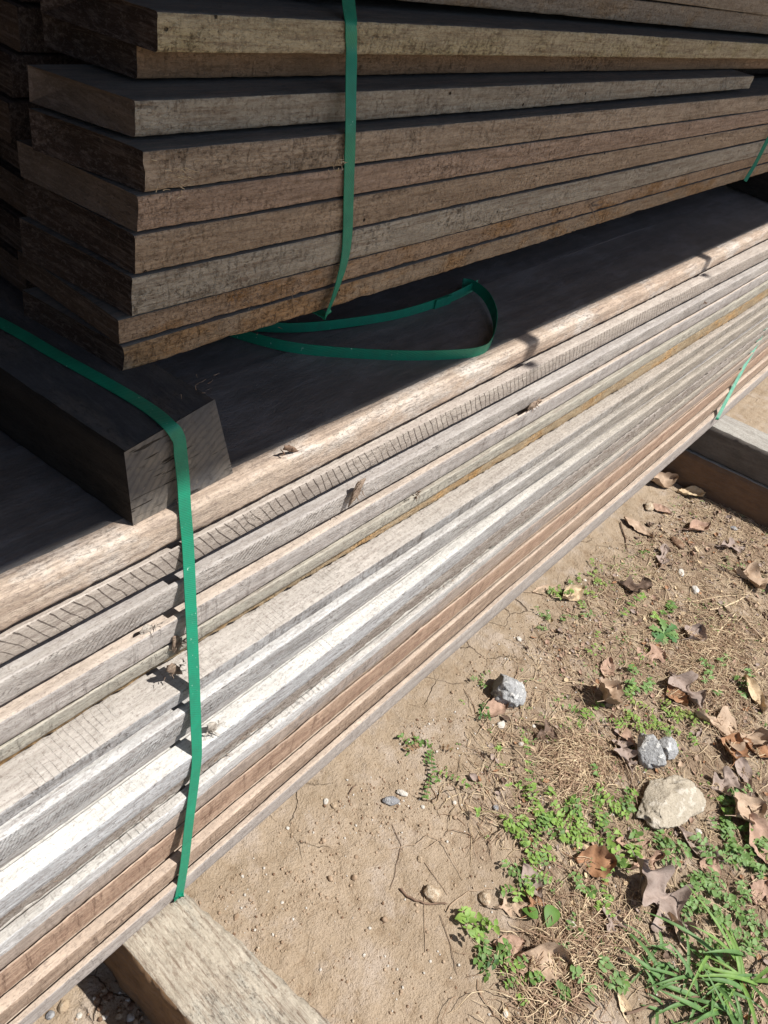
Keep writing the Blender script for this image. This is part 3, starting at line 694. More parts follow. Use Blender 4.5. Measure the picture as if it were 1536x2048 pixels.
# ------------------------------------------------------------------ stones
def stone_mat(name, c1, c2, dark, light, sc=60):
    M = MT(name); _seed[0] += 1; s_ = _seed[0]
    a = M.noise(M.map((s_, 0, 0), (sc, sc, sc)), 1, 6, 0.7); b = M.noise(M.map((s_, 5, 0), (sc * 5, sc * 5, sc * 5)), 1, 4, 0.7)
    col = M.mix(M.ramp(a, 0.35, 0.65), c1, c2)
    col = M.mix(M.ramp(b, 0.45, 0.3, 0, 0.8), col, dark); col = M.mix(M.ramp(a, 0.55, 0.60, 0, 0.9), col, light)
    h = M.math('ADD', a, M.math('MULTIPLY', b, 0.4))
    return M.done(col, 0.9, M.bump(h, 0.9, 0.007), 0.15)
grey_st = stone_mat('grey_concrete_stone', (0.42, 0.42, 0.42), (0.28, 0.28, 0.275), (0.10, 0.09, 0.085), (0.68, 0.67, 0.64), 60)
pale_st = stone_mat('pale_limestone', (0.46, 0.405, 0.32), (0.36, 0.31, 0.24), (0.20, 0.16, 0.11), (0.54, 0.49, 0.41), 45)
white_st = stone_mat('white_stone', (0.62, 0.58, 0.52), (0.52, 0.48, 0.42), (0.35, 0.3, 0.25), (0.7, 0.68, 0.64), 60)
tan_st = stone_mat('tan_stone', (0.46, 0.36, 0.25), (0.38, 0.28, 0.19), (0.22, 0.15, 0.1), (0.55, 0.47, 0.36), 60)
slate_st = stone_mat('slate_stone', (0.26, 0.26, 0.27), (0.2, 0.2, 0.21), (0.12, 0.12, 0.12), (0.4, 0.4, 0.4), 60)
brown_st = stone_mat('brown_clod', (0.25, 0.155, 0.10), (0.18, 0.11, 0.07), (0.09, 0.05, 0.035), (0.36, 0.25, 0.17), 60)
def px_m(p): return (p - Vector((0, 0, H))).length / 1538.6      # metres per photo pixel at p
def rock(px, py, w_, h_, mat, label, seed, ang=0.0, flat=0.62, sub=5, group=None, name='rock', cat='rock', facet=0.5):
    p = G(px, py + h_ * 0.25); k = px_m(p)
    a = w_ * k / 2 * .96; b = h_ * k / 2 * 0.92
    mb = MB(); stone_mesh(mb, (0, 0, 0), (a, b, min(a, b) * flat), seed, sub, 0, 0, facet)
    zb = min(v[2] for v in mb.v)
    o = mb.obj(name, mat, None, (p.x, p.y, zsoil(p.x, p.y) - zb * 0.55), sub < 4 or True)
    o.rotation_euler = (0, 0, ang + math.radians(-31))
    return tag(o, label, cat, group)
rock(1015, 1370, 76, 78, grey_st, 'lone grey rough rock with white flecks on the bare soil', 5, 0.5, 0.85)
rock(1290, 1497, 60, 66, grey_st, 'grey rock standing behind the big pale stone', 8, 0.2, 0.9)
rock(1328, 1492, 48, 44, grey_st, 'smaller dark topped grey rock touching the grey rock behind the pale stone', 12, 1.2, 0.9)
rock(1332, 1588, 150, 98, pale_st, 'largest pale yellowish angular stone among the leaves', 21, 0.1, 0.42, facet=0.5)
for px, py, a, b, m, lab, sd_ in [(781, 1594, 20, 36, slate_st, 'small smooth slate grey pebble on the bare soil', 1), (804, 1584, 26, 14, white_st, 'white chip of stone beside the slate grey pebble', 2),
        (1002, 1446, 22, 17, white_st, 'square cream chip of stone below the lone grey rock', 3), (1037, 1276, 13, 13, white_st, 'tiny round white pebble above the lone grey rock', 4),
        (991, 1613, 15, 14, slate_st, 'round grey pebble beside the long weed stem', 5), (863, 1781, 32, 33, tan_st, 'flat round buff stone beside the crooked twig', 6),
        (970, 1791, 24, 27, tan_st, 'buff stone half buried in the thin dry roots', 7), (1362, 1142, 24, 15, white_st, 'white chip of stone in the upper part of the soil', 8),
        (1390, 1175, 17, 22, white_st, 'rounded white pebble right of the white chip in the upper soil', 9), (1297, 1011, 28, 20, tan_st, 'yellowish stone near the foot of the stack and the leaf pile', 10),
        (1353, 1081, 34, 22, brown_st, 'red brown clod of earth on the pale soil', 11), (1466, 1056, 18, 12, slate_st, 'small blue grey pebble below the brown timber', 12), (1310, 1078, 10, 10, tan_st, 'little tan pebble next to the red brown clod', 27),
        (652, 1601, 14, 12, white_st, 'white pebble nearest the lower stack, the brighter of two', 13), (667, 1608, 13, 14, tan_st, 'tan pebble nearest the lower stack', 14),
        (1396, 1660, 12, 14, white_st, 'white pebble under the clover leaves at the right', 15), (1141, 1843, 22, 18, white_st, 'whitish stone chip between the green leaves and the big curled leaf', 16),
        (786, 1403, 10, 8, tan_st, 'very small tan pebble on the bare soil by the reddish boards', 17), (840, 1610 + 105, 14, 11, tan_st, 'small tan pebble in the middle of the bare soil', 18),
        (1118, 1718, 12, 10, tan_st, 'small pale pebble beneath the large chickweed mat', 19), (128, 2006, 22, 20, tan_st, 'orange tan pebble at the lower left in the gravel', 20), (100, 2028, 15, 14, slate_st, 'grey pebble at the lower left in the gravel', 22)]:
    rock(px, py, a, b, m, lab, sd_ + 30, sd_ * 1.3, 0.6, 3, 'pebbles on the soil', 'pebble', 'pebble', 0.3)

# ------------------------------------------------------------------ dead leaves
def leaf_mat(name, c1, c2, dark):
    M = MT(name); _seed[0] += 1; s_ = _seed[0]
    a = M.noise(M.map((s_, 0, 0), (50, 50, 50)), 1, 5, 0.65); b = M.noise(M.map((s_, 3, 0), (350, 120, 350)), 1, 3, 0.6)
    col = M.mix(M.ramp(a, 0.35, 0.65), c1, c2); col = M.mix(M.ramp(b, 0.45, 0.3, 0, 0.5), col, dark)
    return M.done(col, 0.75, M.bump(b, 0.5, 0.001), 0.25)
LM = {'tan': leaf_mat('dead_leaf_tan', (0.44, 0.33, 0.24), (0.34, 0.245, 0.17), (0.22, 0.13, 0.08)),
      'grey': leaf_mat('dead_leaf_greyish', (0.34, 0.27, 0.23), (0.25, 0.19, 0.16), (0.12, 0.08, 0.06)),
      'rust': leaf_mat('dead_leaf_rust', (0.36, 0.19, 0.10), (0.25, 0.135, 0.075), (0.14, 0.06, 0.03)),
      'dark': leaf_mat('dead_leaf_dark', (0.17, 0.115, 0.085), (0.11, 0.075, 0.055), (0.05, 0.03, 0.02)),
      'pink': leaf_mat('dead_leaf_pinkish', (0.40, 0.27, 0.20), (0.31, 0.20, 0.145), (0.16, 0.10, 0.07)),
      'pale': leaf_mat('dead_leaf_pale', (0.56, 0.44, 0.29), (0.48, 0.36, 0.23), (0.28, 0.18, 0.1))}
def leaf_mesh(L_, Wd, lobes, curl, seed, nu=30, nv=11, roll=0.0):
    rng = random.Random(seed); vs = []; fs = []; ph = rng.uniform(0, 6)
    for i in range(nu):
        t = i / (nu - 1)
        env = math.sin(math.pi * min(1, max(0, t * 1.0))) ** 0.6 * (0.55 + 0.45 * math.sin(math.pi * t ** 1.3))
        for j in range(nv):
            s = j / (nv - 1) * 2 - 1
            lo = 1.0
            if lobes: 
                c = math.sin(2 * math.pi * lobes * t + ph + (0.5 if s > 0 else 0)); lo = 0.62 + 0.38 * (1 if c > 0 else -1) * abs(c) ** 0.6
            lo *= 1 + 0.16 * N3(t * 9, s * 1 + seed, 3) + 0.12 * N3(t * 26, s + seed, 7)
            wv = Wd / 2 * env * lo * (1 if True else 1)
            x = (t - .5) * L_ + (0.10 * L_ * abs(s) ** 1.5 * (1 if lobes else .3)) * (1 - t)
            y = s * wv + 0.06 * L_ * math.sin(t * 2.2 + ph)
            z = curl * Wd * (0.55 * s * s * lo + 0.25 * math.sin(t * 5 + ph) + 0.30 * N3(t * 3 + seed, s * 1.5, 1)) + 0.10 * Wd * N3(t * 6, s * 3, seed) + 0.05 * Wd * N3(t * 15, s * 7, seed) + 0.04 * Wd * (1 - abs(s)) ** 4
            z += roll * L_ * (t - .5) ** 2
            vs.append(Vector((x, y, z)))
    for i in range(nu - 1):
        for j in range(nv - 1): fs.append((i * nv + j, (i + 1) * nv + j, (i + 1) * nv + j + 1, i * nv + j + 1))
    # petiole
    return vs, fs
def leaf(px, py, l_, w_, ang, mat, label, seed, lobes=0, curl=0.25, tilt=(0, 0), roll=0.2, group='dead leaves on the soil', lift=0.0):
    p = G(px, py); k = px_m(p); L_ = l_ * k * 1.12; W_ = w_ * k * 1.25
    vs, fs = leaf_mesh(L_, W_, lobes, curl, seed, roll=roll)
    mb = MB(); mb.add(vs, fs); 
    st = MB(); q0 = Vector((-L_ * .5, 0.06 * L_ * 0, 0)); tube(st, [vs[5], vs[5] + Vector((-L_ * .12, 0.004, 0.002)), vs[5] + Vector((-L_ * .25, 0.01, -0.002))], 0.0009, 0.0007, 4)
    mb.add(st.v, st.f)
    R3 = Matrix.Rotation(R_(ang), 3, 'Z') @ Matrix.Rotation(R_(tilt[0]), 3, 'X') @ Matrix.Rotation(R_(tilt[1]), 3, 'Y')
    mb.v = [tuple(R3 @ Vector(v)) for v in mb.v]
    zmin = min(v[2] for v in mb.v)
    o = mb.obj('dead_leaf', LM[mat], None, (p.x, p.y, zsoil(p.x, p.y) - zmin - 0.002 + lift))
    return tag(o, label, 'leaf', group)
# image angle -> world: +X runs up-right in the picture, +Y runs up-left
leaf(1308, 1800, 125, 95, -100, 'grey', 'big curled greyish oak leaf with jagged lobes, lying in the middle of the litter', 3, 3, 0.30, (10, 8))
leaf(1290, 1730, 70, 45, -20, 'pink', 'pinkish leaf tip sticking out above the big curled oak leaf', 4, 2, 0.3)
leaf(1183, 1722, 66, 44, -50, 'rust', 'rust brown folded leaf left of the big curled oak leaf', 5, 0, 0.45, (15, 0))
leaf(1160, 1697, 56, 20, -60, 'pale', 'narrow pale yellow leaf just above the rust brown folded one', 6, 0, 0.2)
leaf(1455, 1466, 128, 74, -60, 'tan', 'large tan oak leaf right of the grey rocks', 7, 2, 0.25)
leaf(1485, 1633, 78, 50, -20, 'tan', 'orange tan pointed leaf right of the pale stone', 8, 0, 0.3, (12, 10))
leaf(1515, 1500, 60, 26, -70, 'rust', 'rust coloured curled leaf at the right edge below the large tan oak leaf', 81, 0, 0.4)
leaf(1520, 1700, 90, 48, 60, 'pink', 'long pinkish leaf among clover at the right picture edge', 9, 0, 0.3)
leaf(1512, 1162, 90, 66, -60, 'tan', 'broad tan leaf with an orange underside at the upper right of the soil', 10, 2, 0.3)
leaf(1090, 1180, 62, 24, -20, 'tan', 'flat tan leaf near the reddish boards, left one of a pair', 11, 0, 0.2)
leaf(1138, 1190, 56, 26, -10, 'pale', 'curled pale leaf near the reddish boards, right one of a pair', 12, 0, 0.5, (20, 0))
leaf(1022, 1818, 60, 34, -35, 'tan', 'orange tan lobed leaf left of the two broad green leaves', 13, 3, 0.25)
leaf(1068, 1808, 50, 34, 10, 'rust', 'brown leaf lying over the orange tan lobed one', 14, 2, 0.35)
leaf(1086, 1921, 90, 46, -60, 'tan', 'upright curled tan leaf near the bottom of the picture', 15, 0, 0.55, (25, 0))
leaf(1030, 1925, 48, 34, -30, 'pink', 'pinkish leaf left of the upright curled tan one', 16, 0, 0.3)
leaf(1015, 1886, 56, 26, -40, 'pink', 'narrow pinkish leaf above the upright curled tan one', 17, 0, 0.3)
leaf(1206, 1402, 62, 46, 0, 'tan', 'rolled brown leaf beside the bright weeds above the dry roots', 18, 0, 0.7, (20, 10))
leaf(1293, 1312, 70, 50, -30, 'pink', 'flat pinkish leaf under the green rosette', 19, 2, 0.15)
leaf(1368, 1388, 84, 58, 60, 'grey', 'crumpled greyish brown leaf right of the bright weeds', 20, 2, 0.4)
leaf(1350, 1398, 46, 30, 70, 'rust', 'small rust red leaf on the left side of the crumpled greyish brown one', 21, 0, 0.4)
leaf(1250, 1512, 70, 46, 40, 'grey', 'grey brown leaf with ragged lobes left of the grey rocks', 22, 3, 0.35)
leaf(1086, 1469, 50, 34, -20, 'dark', 'small dark curled leaf with holes left of the dry roots', 23, 2, 0.6, (20, 0))
leaf(985, 1420, 64, 30, -20, 'pink', 'crumpled brown leaf against the foot of the lone grey rock', 24, 0, 0.4)
leaf(1318, 968, 54, 28, -20, 'tan', 'arched tan leaf leaning against the stack at the foot of the brown timber', 25, 0, 0.55, (20, 0))
leaf(1378, 990, 46, 24, -60, 'pale', 'pale crumpled leaf in front of the brown timber', 26, 0, 0.5)
leaf(1274, 1060, 60, 22, 85, 'tan', 'long tan bark-like leaf on the pale soil near the stack', 27, 0, 0.2)
leaf(1395, 1062, 56, 24, -20, 'pink', 'brown leaf right of the red brown clod', 28, 0, 0.4)
leaf(1262, 1178, 60, 40, -50, 'dark', 'dark brown leaf behind the green rosette', 29, 2, 0.4)
leaf(1320, 1118, 60, 26, 20, 'grey', 'grey shrivelled leaf in the upper part of the soil', 30, 2, 0.5)
leaf(1460, 1100, 56, 30, -40, 'grey', 'grey brown leaf below the blue grey pebble', 31, 2, 0.4)
leaf(1245, 1465, 66, 24, 65, 'pink', 'narrow brown leaf standing between the dry roots and the bright weeds', 32, 0, 0.4)
leaf(1372, 1895, 96, 22, 68, 'tan', 'long folded tan blade by the grass tuft', 33, 0, 0.4)
leaf(1249, 2025, 56, 16, 60, 'pale', 'pale dry blade at the bottom edge of the picture', 34, 0, 0.3)
leaf(1008, 2042, 40, 14, 30, 'pale', 'pale seed-like leaf at the bottom edge, left of the dry blade', 35, 0, 0.3)
leaf(1400, 1700, 70, 30, 100, 'grey', 'greyish leaf crossing the clover at the right', 36, 0, 0.3)
leaf(1440, 1570, 60, 50, -30, 'grey', 'grey leaf behind the orange tan pointed one', 37, 2, 0.3)
leaf(1500, 1395, 66, 22, 50, 'pale', 'twisted pale straw coloured leaf at the right edge', 38, 0, 0.6)
leaf(1465, 1505, 60, 40, 20, 'rust', 'rusty leaf half under the large tan oak leaf', 39, 0, 0.4)
leaf(1260, 1685, 60, 26, -40, 'pink', 'dusty pink leaf under the chickweed above the big curled oak leaf', 40, 0, 0.3)
leaf(1515, 1790, 46, 30, 0, 'pink', 'pinkish leaf scrap at the right edge in the clover', 42, 0, 0.3)
leaf(1225, 1850, 50, 40, 0, 'grey', 'bluish grey leaf scrap left of the big curled oak leaf', 43, 2, 0.3)
leaf(1060, 1770, 60, 30, 70, 'grey', 'grey leaf behind the two broad green leaves', 44, 0, 0.3)
leaf(1450, 1235, 46, 22, 30, 'dark', 'dark brown scrap of leaf among the straws at the right', 46, 0, 0.3)
leaf(1385, 1272, 44, 34, 0, 'grey', 'grey brown leaf scrap right of the green rosette', 47, 0, 0.4)
leaf(1210, 1340, 50, 22, 20, 'pink', 'small brown leaf left of the flat pinkish one under the rosette', 48, 0, 0.3)
leaf(1505, 1610, 44, 26, 10, 'dark', 'dark scrap of leaf at the right edge above the orange tan pointed leaf', 49, 0, 0.3)
leaf(1415, 1740, 40, 30, 10, 'pink', 'little leaf scrap inside the clover patch', 50, 0, 0.3)
leaf(1130, 2010, 50, 22, -30, 'pink', 'brown leaf scrap near the bottom edge in the dry grass', 51, 0, 0.3)
leaf(1320, 1020, 40, 20, 100, 'pink', 'brown leaf scrap below the arched tan leaf', 52, 0, 0.4)
leaf(1480, 1545, 60, 24, 45, 'grey', 'narrow grey leaf between the orange tan leaf and the large tan oak leaf', 53, 0, 0.4)

# litter too small and broken to count
mb = MB(); rng = random.Random(5)
cnt = 0
while cnt < 3600:
    x = rng.uniform(0.75, 2.5); y = rng.uniform(-0.48, 0.30)
    L_ = litter(x, y); pr = 0.9 if L_ > 0.08 else (0.5 if L_ > 0.02 else 0.03)
    if x > 1.9 and y > -0.1: pr = max(pr, 0.25)
    if rng.random() > pr or 0.5 + 0.9 * N3(x * 6, y * 6, 9) < rng.random() * 0.9: cnt += 0.2; continue
    cnt += 1
    l_ = rng.uniform(0.004, 0.016) * (1.4 if rng.random() < .15 else 1); vs, fs = leaf_mesh(l_, l_ * rng.uniform(.3, .8), 0, rng.uniform(.2, .6), rng.randint(0, 9999), 7, 5, 0.3)
    R3 = Matrix.Rotation(rng.uniform(0, 6.3), 3, 'Z') @ Matrix.Rotation(rng.uniform(-.5, .5), 3, 'X') @ Matrix.Rotation(rng.uniform(-.4, .4), 3, 'Y')
    z = zsoil(x, y) + 0.001 + l_ * 0.12
    mb.add([R3 @ v + Vector((x, y, z)) for v in vs], fs, rng.choice((0, 1, 1, 2, 3, 3, 4, 4, 5)))
tag(mb.obj('leaf_litter', [LM[k] for k in ('tan', 'grey', 'rust', 'dark', 'pink', 'pale')]), kind='stuff')

# dry grass and roots
def simple_mat(name, c1, c2, sc=80, rough=0.8, bs=0.3):
    M = MT(name); a = M.noise(M.map((2, 0, 0), (sc, sc, sc)), 1, 4, 0.6)
    return M.done(M.mix(M.ramp(a, 0.35, 0.65), c1, c2), rough, M.bump(a, bs, 0.001), 0.2)
straw = simple_mat('dry_straw', (0.64, 0.52, 0.35), (0.48, 0.36, 0.23)); root = simple_mat('dry_root', (0.36, 0.25, 0.17), (0.26, 0.17, 0.11))
mb = MB(); rng = random.Random(8)
RC = G(1170, 1530); RC2 = G(1180, 1900); RC3 = G(1400, 1300)
n = 0
while n < 9000:
    x = rng.uniform(0.75, 2.4); y = rng.uniform(-0.48, 0.28)
    L_ = litter(x, y); pr = 0.35 if L_ > 0.03 else (0.12 if L_ > -0.01 else 0.008)
    d1 = math.hypot(x - RC.x, y - RC.y); d2 = math.hypot(x - RC2.x, y - RC2.y); d3 = math.hypot(x - RC3.x, y - RC3.y)
    pr += 1.6 * math.exp(-(d1 / 0.055) ** 2) + 0.9 * math.exp(-(d2 / 0.09) ** 2) + 0.5 * math.exp(-(d3 / 0.12) ** 2)
    if rng.random() > pr: n += 0.08; continue
    n += 1
    l_ = rng.uniform(0.012, 0.07); a = rng.uniform(0, 6.3) if d1 > 0.09 else rng.gauss(2.2, 0.7)
    pts = []; q = Vector((x, y, 0)); up = rng.uniform(0.001, 0.007) + (0.006 if d1 < .06 else 0)
    for i in range(6):
        pts.append(Vector((q.x, q.y, zsoil(q.x, q.y) + 0.0008 + up * math.sin(i / 5 * 3.1) * rng.uniform(.6, 1.2))))
        a += rng.gauss(0, 0.28); q += Vector((math.cos(a), math.sin(a), 0)) * l_ / 5
    r = rng.uniform(0.0004, 0.0010)
    tube(mb, pts, r, r * 0.6, 3, 0 if rng.random() < 0.6 else 1)
RC4 = G(1450, 1290); RC5 = G(1420, 1400); RC6 = G(1080, 1960)
for i in range(2300):
    cc_, sp = ((RC, (.030, .026)), (RC, (.030, .026)), (RC, (.04, .03)), (RC2, (.05, .03)), (RC3, (.06, .03)), (RC4, (.06, .035)), (RC5, (.06, .04)), (RC6, (.06, .03)))[rng.randint(0, 7)]
    x = cc_.x + rng.gauss(0, sp[0]); y = cc_.y + rng.gauss(0, sp[1]); a = rng.gauss(2.4, 0.8) if cc_ is RC else rng.uniform(0, 6.3)
    q = Vector((x, y, 0)); l_ = rng.uniform(.02, .07); up = rng.uniform(.002, .012); pts = []
    for k in range(7):
        pts.append(Vector((q.x, q.y, zsoil(q.x, q.y) + .001 + up * math.sin(k / 6 * 3.1)))); a += rng.gauss(0, .3); q += Vector((math.cos(a), math.sin(a), 0)) * l_ / 6
    r = rng.uniform(.0005, .0011); tube(mb, pts, r, r * .6, 4, 0 if rng.random() < .45 else 1)
tag(mb.obj('dry_grass', [straw, root]), kind='stuff')

# crumbs of soil and gravel
mb = MB(); rng = random.Random(21)
n = 0
while n < 20000:
    x = rng.uniform(-0.05, 2.6); y = rng.uniform(-0.48, 0.34)
    near = max(0, 1 - abs(y - 0.25) / 0.10); d = 0.25 + 0.9 * near * (1 if x > 0.5 else .5) + (1.5 if x < 0.21 else 0)
    d *= 0.35 + 1.3 * max(0, 0.5 + N3(x * 9, y * 9, 2))
    if x > 1.7: d *= 0.6
    if rng.random() > d: n += 0.3; continue
    n += 1
    s_ = 0.0008 + 0.0022 * rng.random() ** 2.2 + (0.0022 if rng.random() < 0.010 else 0) + (rng.uniform(0, .003) if x < .21 else 0)
    stone_mesh(mb, (x, y, zsoil(x, y) + s_ * 0.25), (s_ * rng.uniform(.8, 1.4), s_, s_ * rng.uniform(.6, .9)), rng.randint(0, 9999), 1 if s_ < .003 else 2, rng.uniform(0, 6), rng.choice((0, 0, 0, 0, 0, 1, 2, 3)) if x > .21 else rng.choice((0, 1, 2, 3, 3)))
crumb = simple_mat('soil_crumb', (0.40, 0.30, 0.21), (0.24, 0.165, 0.11), 90, 0.95)
tag(mb.obj('gravel', [crumb, tan_st, white_st, brown_st]), kind='stuff')

# ------------------------------------------------------------------ weeds
def green(name, c1, c2, tr=0.25):
    M = MT(name); a = M.noise(M.map((2, 0, 0), (70, 70, 70)), 1, 3, 0.6)
    col = M.mix(M.ramp(a, 0.35, 0.65), c1, c2)
    m = M.done(col, 0.55, None, 0.35)
    M.b.inputs['Subsurface Weight'].default_value = 0.0
    t = M.n('ShaderNodeBsdfTranslucent'); M.l(M.mix(0.5, col, (0.25, 0.36, 0.05)), t.inputs[0])
    ms = M.n('ShaderNodeMixShader'); ms.inputs[0].default_value = tr
    M.l(M.b.outputs[0], ms.inputs[1]); M.l(t.outputs[0], ms.inputs[2])
    M.l(ms.outputs[0], M.t.nodes['Material Output'].inputs[0])
    return m
g_br = green('leaf_bright_green', (0.25, 0.38, 0.08), (0.17, 0.29, 0.06)); g_md = green('leaf_mid_green', (0.15, 0.26, 0.06), (0.10, 0.19, 0.05))
g_bl = green('leaf_blue_green', (0.20, 0.325, 0.11), (0.14, 0.24, 0.075)); g_dk = green('leaf_dark_green', (0.06, 0.14, 0.035), (0.035, 0.09, 0.025)); g_yl = green('leaf_yellow_green', (0.26, 0.33, 0.08), (0.19, 0.27, 0.06))
g_st = simple_mat('weed_stem', (0.30, 0.27, 0.13), (0.24, 0.20, 0.10), 60, 0.6); g_st2 = simple_mat('weed_stem_red', (0.25, 0.15, 0.09), (0.2, 0.13, 0.07), 60, 0.6)
def small_leaf(mb, p, d, up, L_, W_, m, fold=0.25, nn=5, bend=0.3, notch=0.0):
    d = d.normalized(); side = d.cross(up)
    if side.length < 1e-4: side = Vector((1, 0, 0))
    side.normalize(); upv = side.cross(d).normalized(); vs = []; fs = []
    for i in range(nn + 1):
        t = i / nn; w_ = W_ / 2 * (math.sin(math.pi * min(1, t ** 0.75)) ** 0.8 if 0 < t < 1 else 0.05)
        c = p + d * (t * L_) - upv * (bend * L_ * t * t)
        vs += [c - side * w_ + upv * fold * w_, c, c + side * w_ + upv * fold * w_]
    for i in range(nn):
        b = i * 3; fs += [(b, b + 1, b + 4, b + 3), (b + 1, b + 2, b + 5, b + 4)]
    mb.add(vs, fs, m)
def chick(px, py, wpx, hpx, nst, leafmm, mats, label, seed, stemlen=0.05, spread=1.0, cat='weed', name='chickweed', lift=0.012, stems=None, step=0.008):
    """a creeping weed: stems leave the middle and carry pairs of small oval leaves"""
    rng = random.Random(seed); c = G(px, py); k = px_m(c)
    # footprint axes in the ground plane from the photo size
    ex = (G(px + wpx / 2, py) - G(px - wpx / 2, py)) / 2; ey = (G(px, py - hpx / 2) - G(px, py + hpx / 2)) / 2
    fo, st = MB(), MB()
    nst = max(4, int(nst * .8))
    for s in range(nst):
        r = math.sqrt(rng.random()) * 0.92; a = rng.uniform(0, 6.283)
        b = ex * r * math.cos(a) + ey * r * math.sin(a); q = Vector((c.x + b.x, c.y + b.y, 0))
        hd = rng.uniform(0, 6.283); n_ = max(3, int(stemlen * rng.uniform(.5, 1.2) / step)); h = 0.0; pts = []
        hm = lift * rng.uniform(.3, 1.2)
        for i in range(n_ + 1):
            t = i / n_; z = zsoil(q.x, q.y) + 0.001 + hm * math.sin(min(1, t * 1.1) * 1.7)
            pts.append(Vector((q.x, q.y, z)))
            hd += rng.gauss(0, .35); q += Vector((math.cos(hd), math.sin(hd), 0)) * step
        tube(st, pts, 0.0006, 0.0004, 3)
        m = 0 if rng.random() < .65 else 1
        for i, p in enumerate(pts[1:]):
            t = (i + 1) / n_
            tg = (pts[min(i + 2, n_)] - pts[i]).normalized(); sd = tg.cross(Vector((0, 0, 1))).normalized() if abs(tg.z) < .99 else Vector((1, 0, 0))
            tw = rng.uniform(-.6, .6)
            for sg in (1, -1):
                dd = sd * sg + tg * rng.uniform(-.1, .6) + Vector((0, 0, rng.uniform(0, .45)))
                sz = leafmm * 0.00128 * rng.uniform(.45, 1.25)
                small_leaf(fo, p, dd, Vector((rng.gauss(0, .35), rng.gauss(0, .35), 1)), sz, sz * rng.uniform(.55, .8), m, fold=rng.uniform(.05, .4), bend=rng.uniform(0, .5))
        for j in range(rng.randint(2, 5)):
            dd = Vector((rng.gauss(0, 1), rng.gauss(0, 1), rng.uniform(.2, .9))); sz = leafmm * 0.0007 * rng.uniform(.6, 1.2)
            small_leaf(fo, pts[-1], dd, Vector((0, 0, 1)), sz, sz * .6, 0)
    root_ = empty(name, (c.x, c.y, zsoil(c.x, c.y)), label, cat, 'small weeds on the soil')
    for mb_, nm, mt in ((fo, 'leaves', mats), (st, 'stems', [stems or g_st])):
        o = mb_.obj(nm, mt, None); o.parent = root_; o.location = -Vector(root_.location)
    return root_
def arm(px0, py0, px1, py1, leafmm, mats, label, seed, step=0.010, lift=0.02, name='weed_shoot', stems=None, tip=6, every=1):
    """one long shoot lying from one photo point to another"""
    rng = random.Random(seed); a, b = G(px0, py0), G(px1, py1); n_ = max(4, int((b - a).length / step)); pts = []
    for i in range(n_ + 1):
        t = i / n_; q = a.lerp(b, t); wv = Vector((-(b - a).y, (b - a).x, 0)) * 0.06 * math.sin(t * 4 + seed)
        q += wv; pts.append(Vector((q.x, q.y, zsoil(q.x, q.y) + 0.001 + lift * math.sin(t * 2.0))))
    fo, st = MB(), MB(); tube(st, pts, 0.0008, 0.0005, 4)
    for i, p in enumerate(pts[1:]):
        if i % every and i != n_ - 1: continue
        tg = (pts[min(i + 2, n_)] - pts[i]).normalized(); sd = tg.cross(Vector((0, 0, 1))).normalized()
        for sg in (1, -1):
            sz = leafmm * 0.001 * rng.uniform(.7, 1.15)
            small_leaf(fo, p, sd * sg + tg * rng.uniform(0, .5) + Vector((0, 0, rng.uniform(.1, .5))), Vector((0, 0, 1)), sz, sz * .65, rng.randint(0, 1))
    for j in range(tip):
        sz = leafmm * 0.0009 * rng.uniform(.6, 1.1); small_leaf(fo, pts[-1], Vector((rng.gauss(0, 1), rng.gauss(0, 1), rng.uniform(.2, .8))), Vector((0, 0, 1)), sz, sz * .65, 0)
    root_ = empty(name, tuple(a), label, 'weed', 'small weeds on the soil')
    for mb_, nm, mt in ((fo, 'leaves', mats), (st, 'stem', [stems or g_st])):
        o = mb_.obj(nm, mt, None); o.parent = root_; o.location = -Vector(root_.location)
A = [g_br, g_md]; B = [g_md, g_dk]; Cc = [g_bl, g_md]; D = [g_yl, g_br]
chick(1135, 1640, 230, 130, 52, 7.5, A, 'largest chickweed mat, bright green, in front of the dry roots', 1, 0.045)
chick(1215, 1595, 90, 60, 12, 7, A, 'chickweed touching the left side of the big pale stone', 2, 0.04)
chick(1060, 1660, 90, 50, 14, 7, A, 'chickweed tuft at the left end of the largest mat', 3, 0.035)
chick(1090, 1730, 150, 60, 20, 7, [g_br, g_bl], 'chickweed strip below the largest mat', 4, 0.04)
chick(1190, 1790, 80, 50, 10, 7, A, 'chickweed between the rust brown leaf and the broad green leaves', 5, 0.03)
chick(1250, 1700, 70, 60, 8, 10, [g_md, g_br], 'larger leaved weed right of the largest chickweed mat', 6, 0.035)
chick(1018, 1778, 44, 30, 5, 8, A, 'little green sprout above the orange tan lobed leaf', 7, 0.02)
chick(850, 1500, 60, 40, 8, 6, [g_md, g_st2], 'dusty reddish stemmed weed on the bare soil, upper tuft', 8, 0.035, stems=g_st2)
arm(862, 1500, 868, 1570, 7, [g_md, g_dk], 'middle shoot of the reddish stemmed weed on the bare soil', 9, 0.008, .012, stems=g_st2)
arm(868, 1548, 845, 1598, 7, [g_md, g_dk], 'lowest short shoot of the reddish stemmed weed', 10, 0.009, .01, stems=g_st2)
arm(870, 1540, 930, 1580, 7, [g_md, g_br], 'right shoot of the reddish stemmed weed on the bare soil', 11, 0.009, .012, stems=g_st2)
arm(1040, 1640, 985, 1518, 8, A, 'long arching stem leaning left from the largest chickweed mat', 12, 0.016, .035, every=2, tip=12)
arm(1070, 1620, 1035, 1500, 8, A, 'second arching stem from the largest mat, right of the long one', 13, 0.014, .03, every=1, tip=10)
arm(1040, 1640, 950, 1640, 12, A, 'stem with one heart shaped leaf reaching left over bare soil', 14, 0.03, .02, every=3, tip=3)
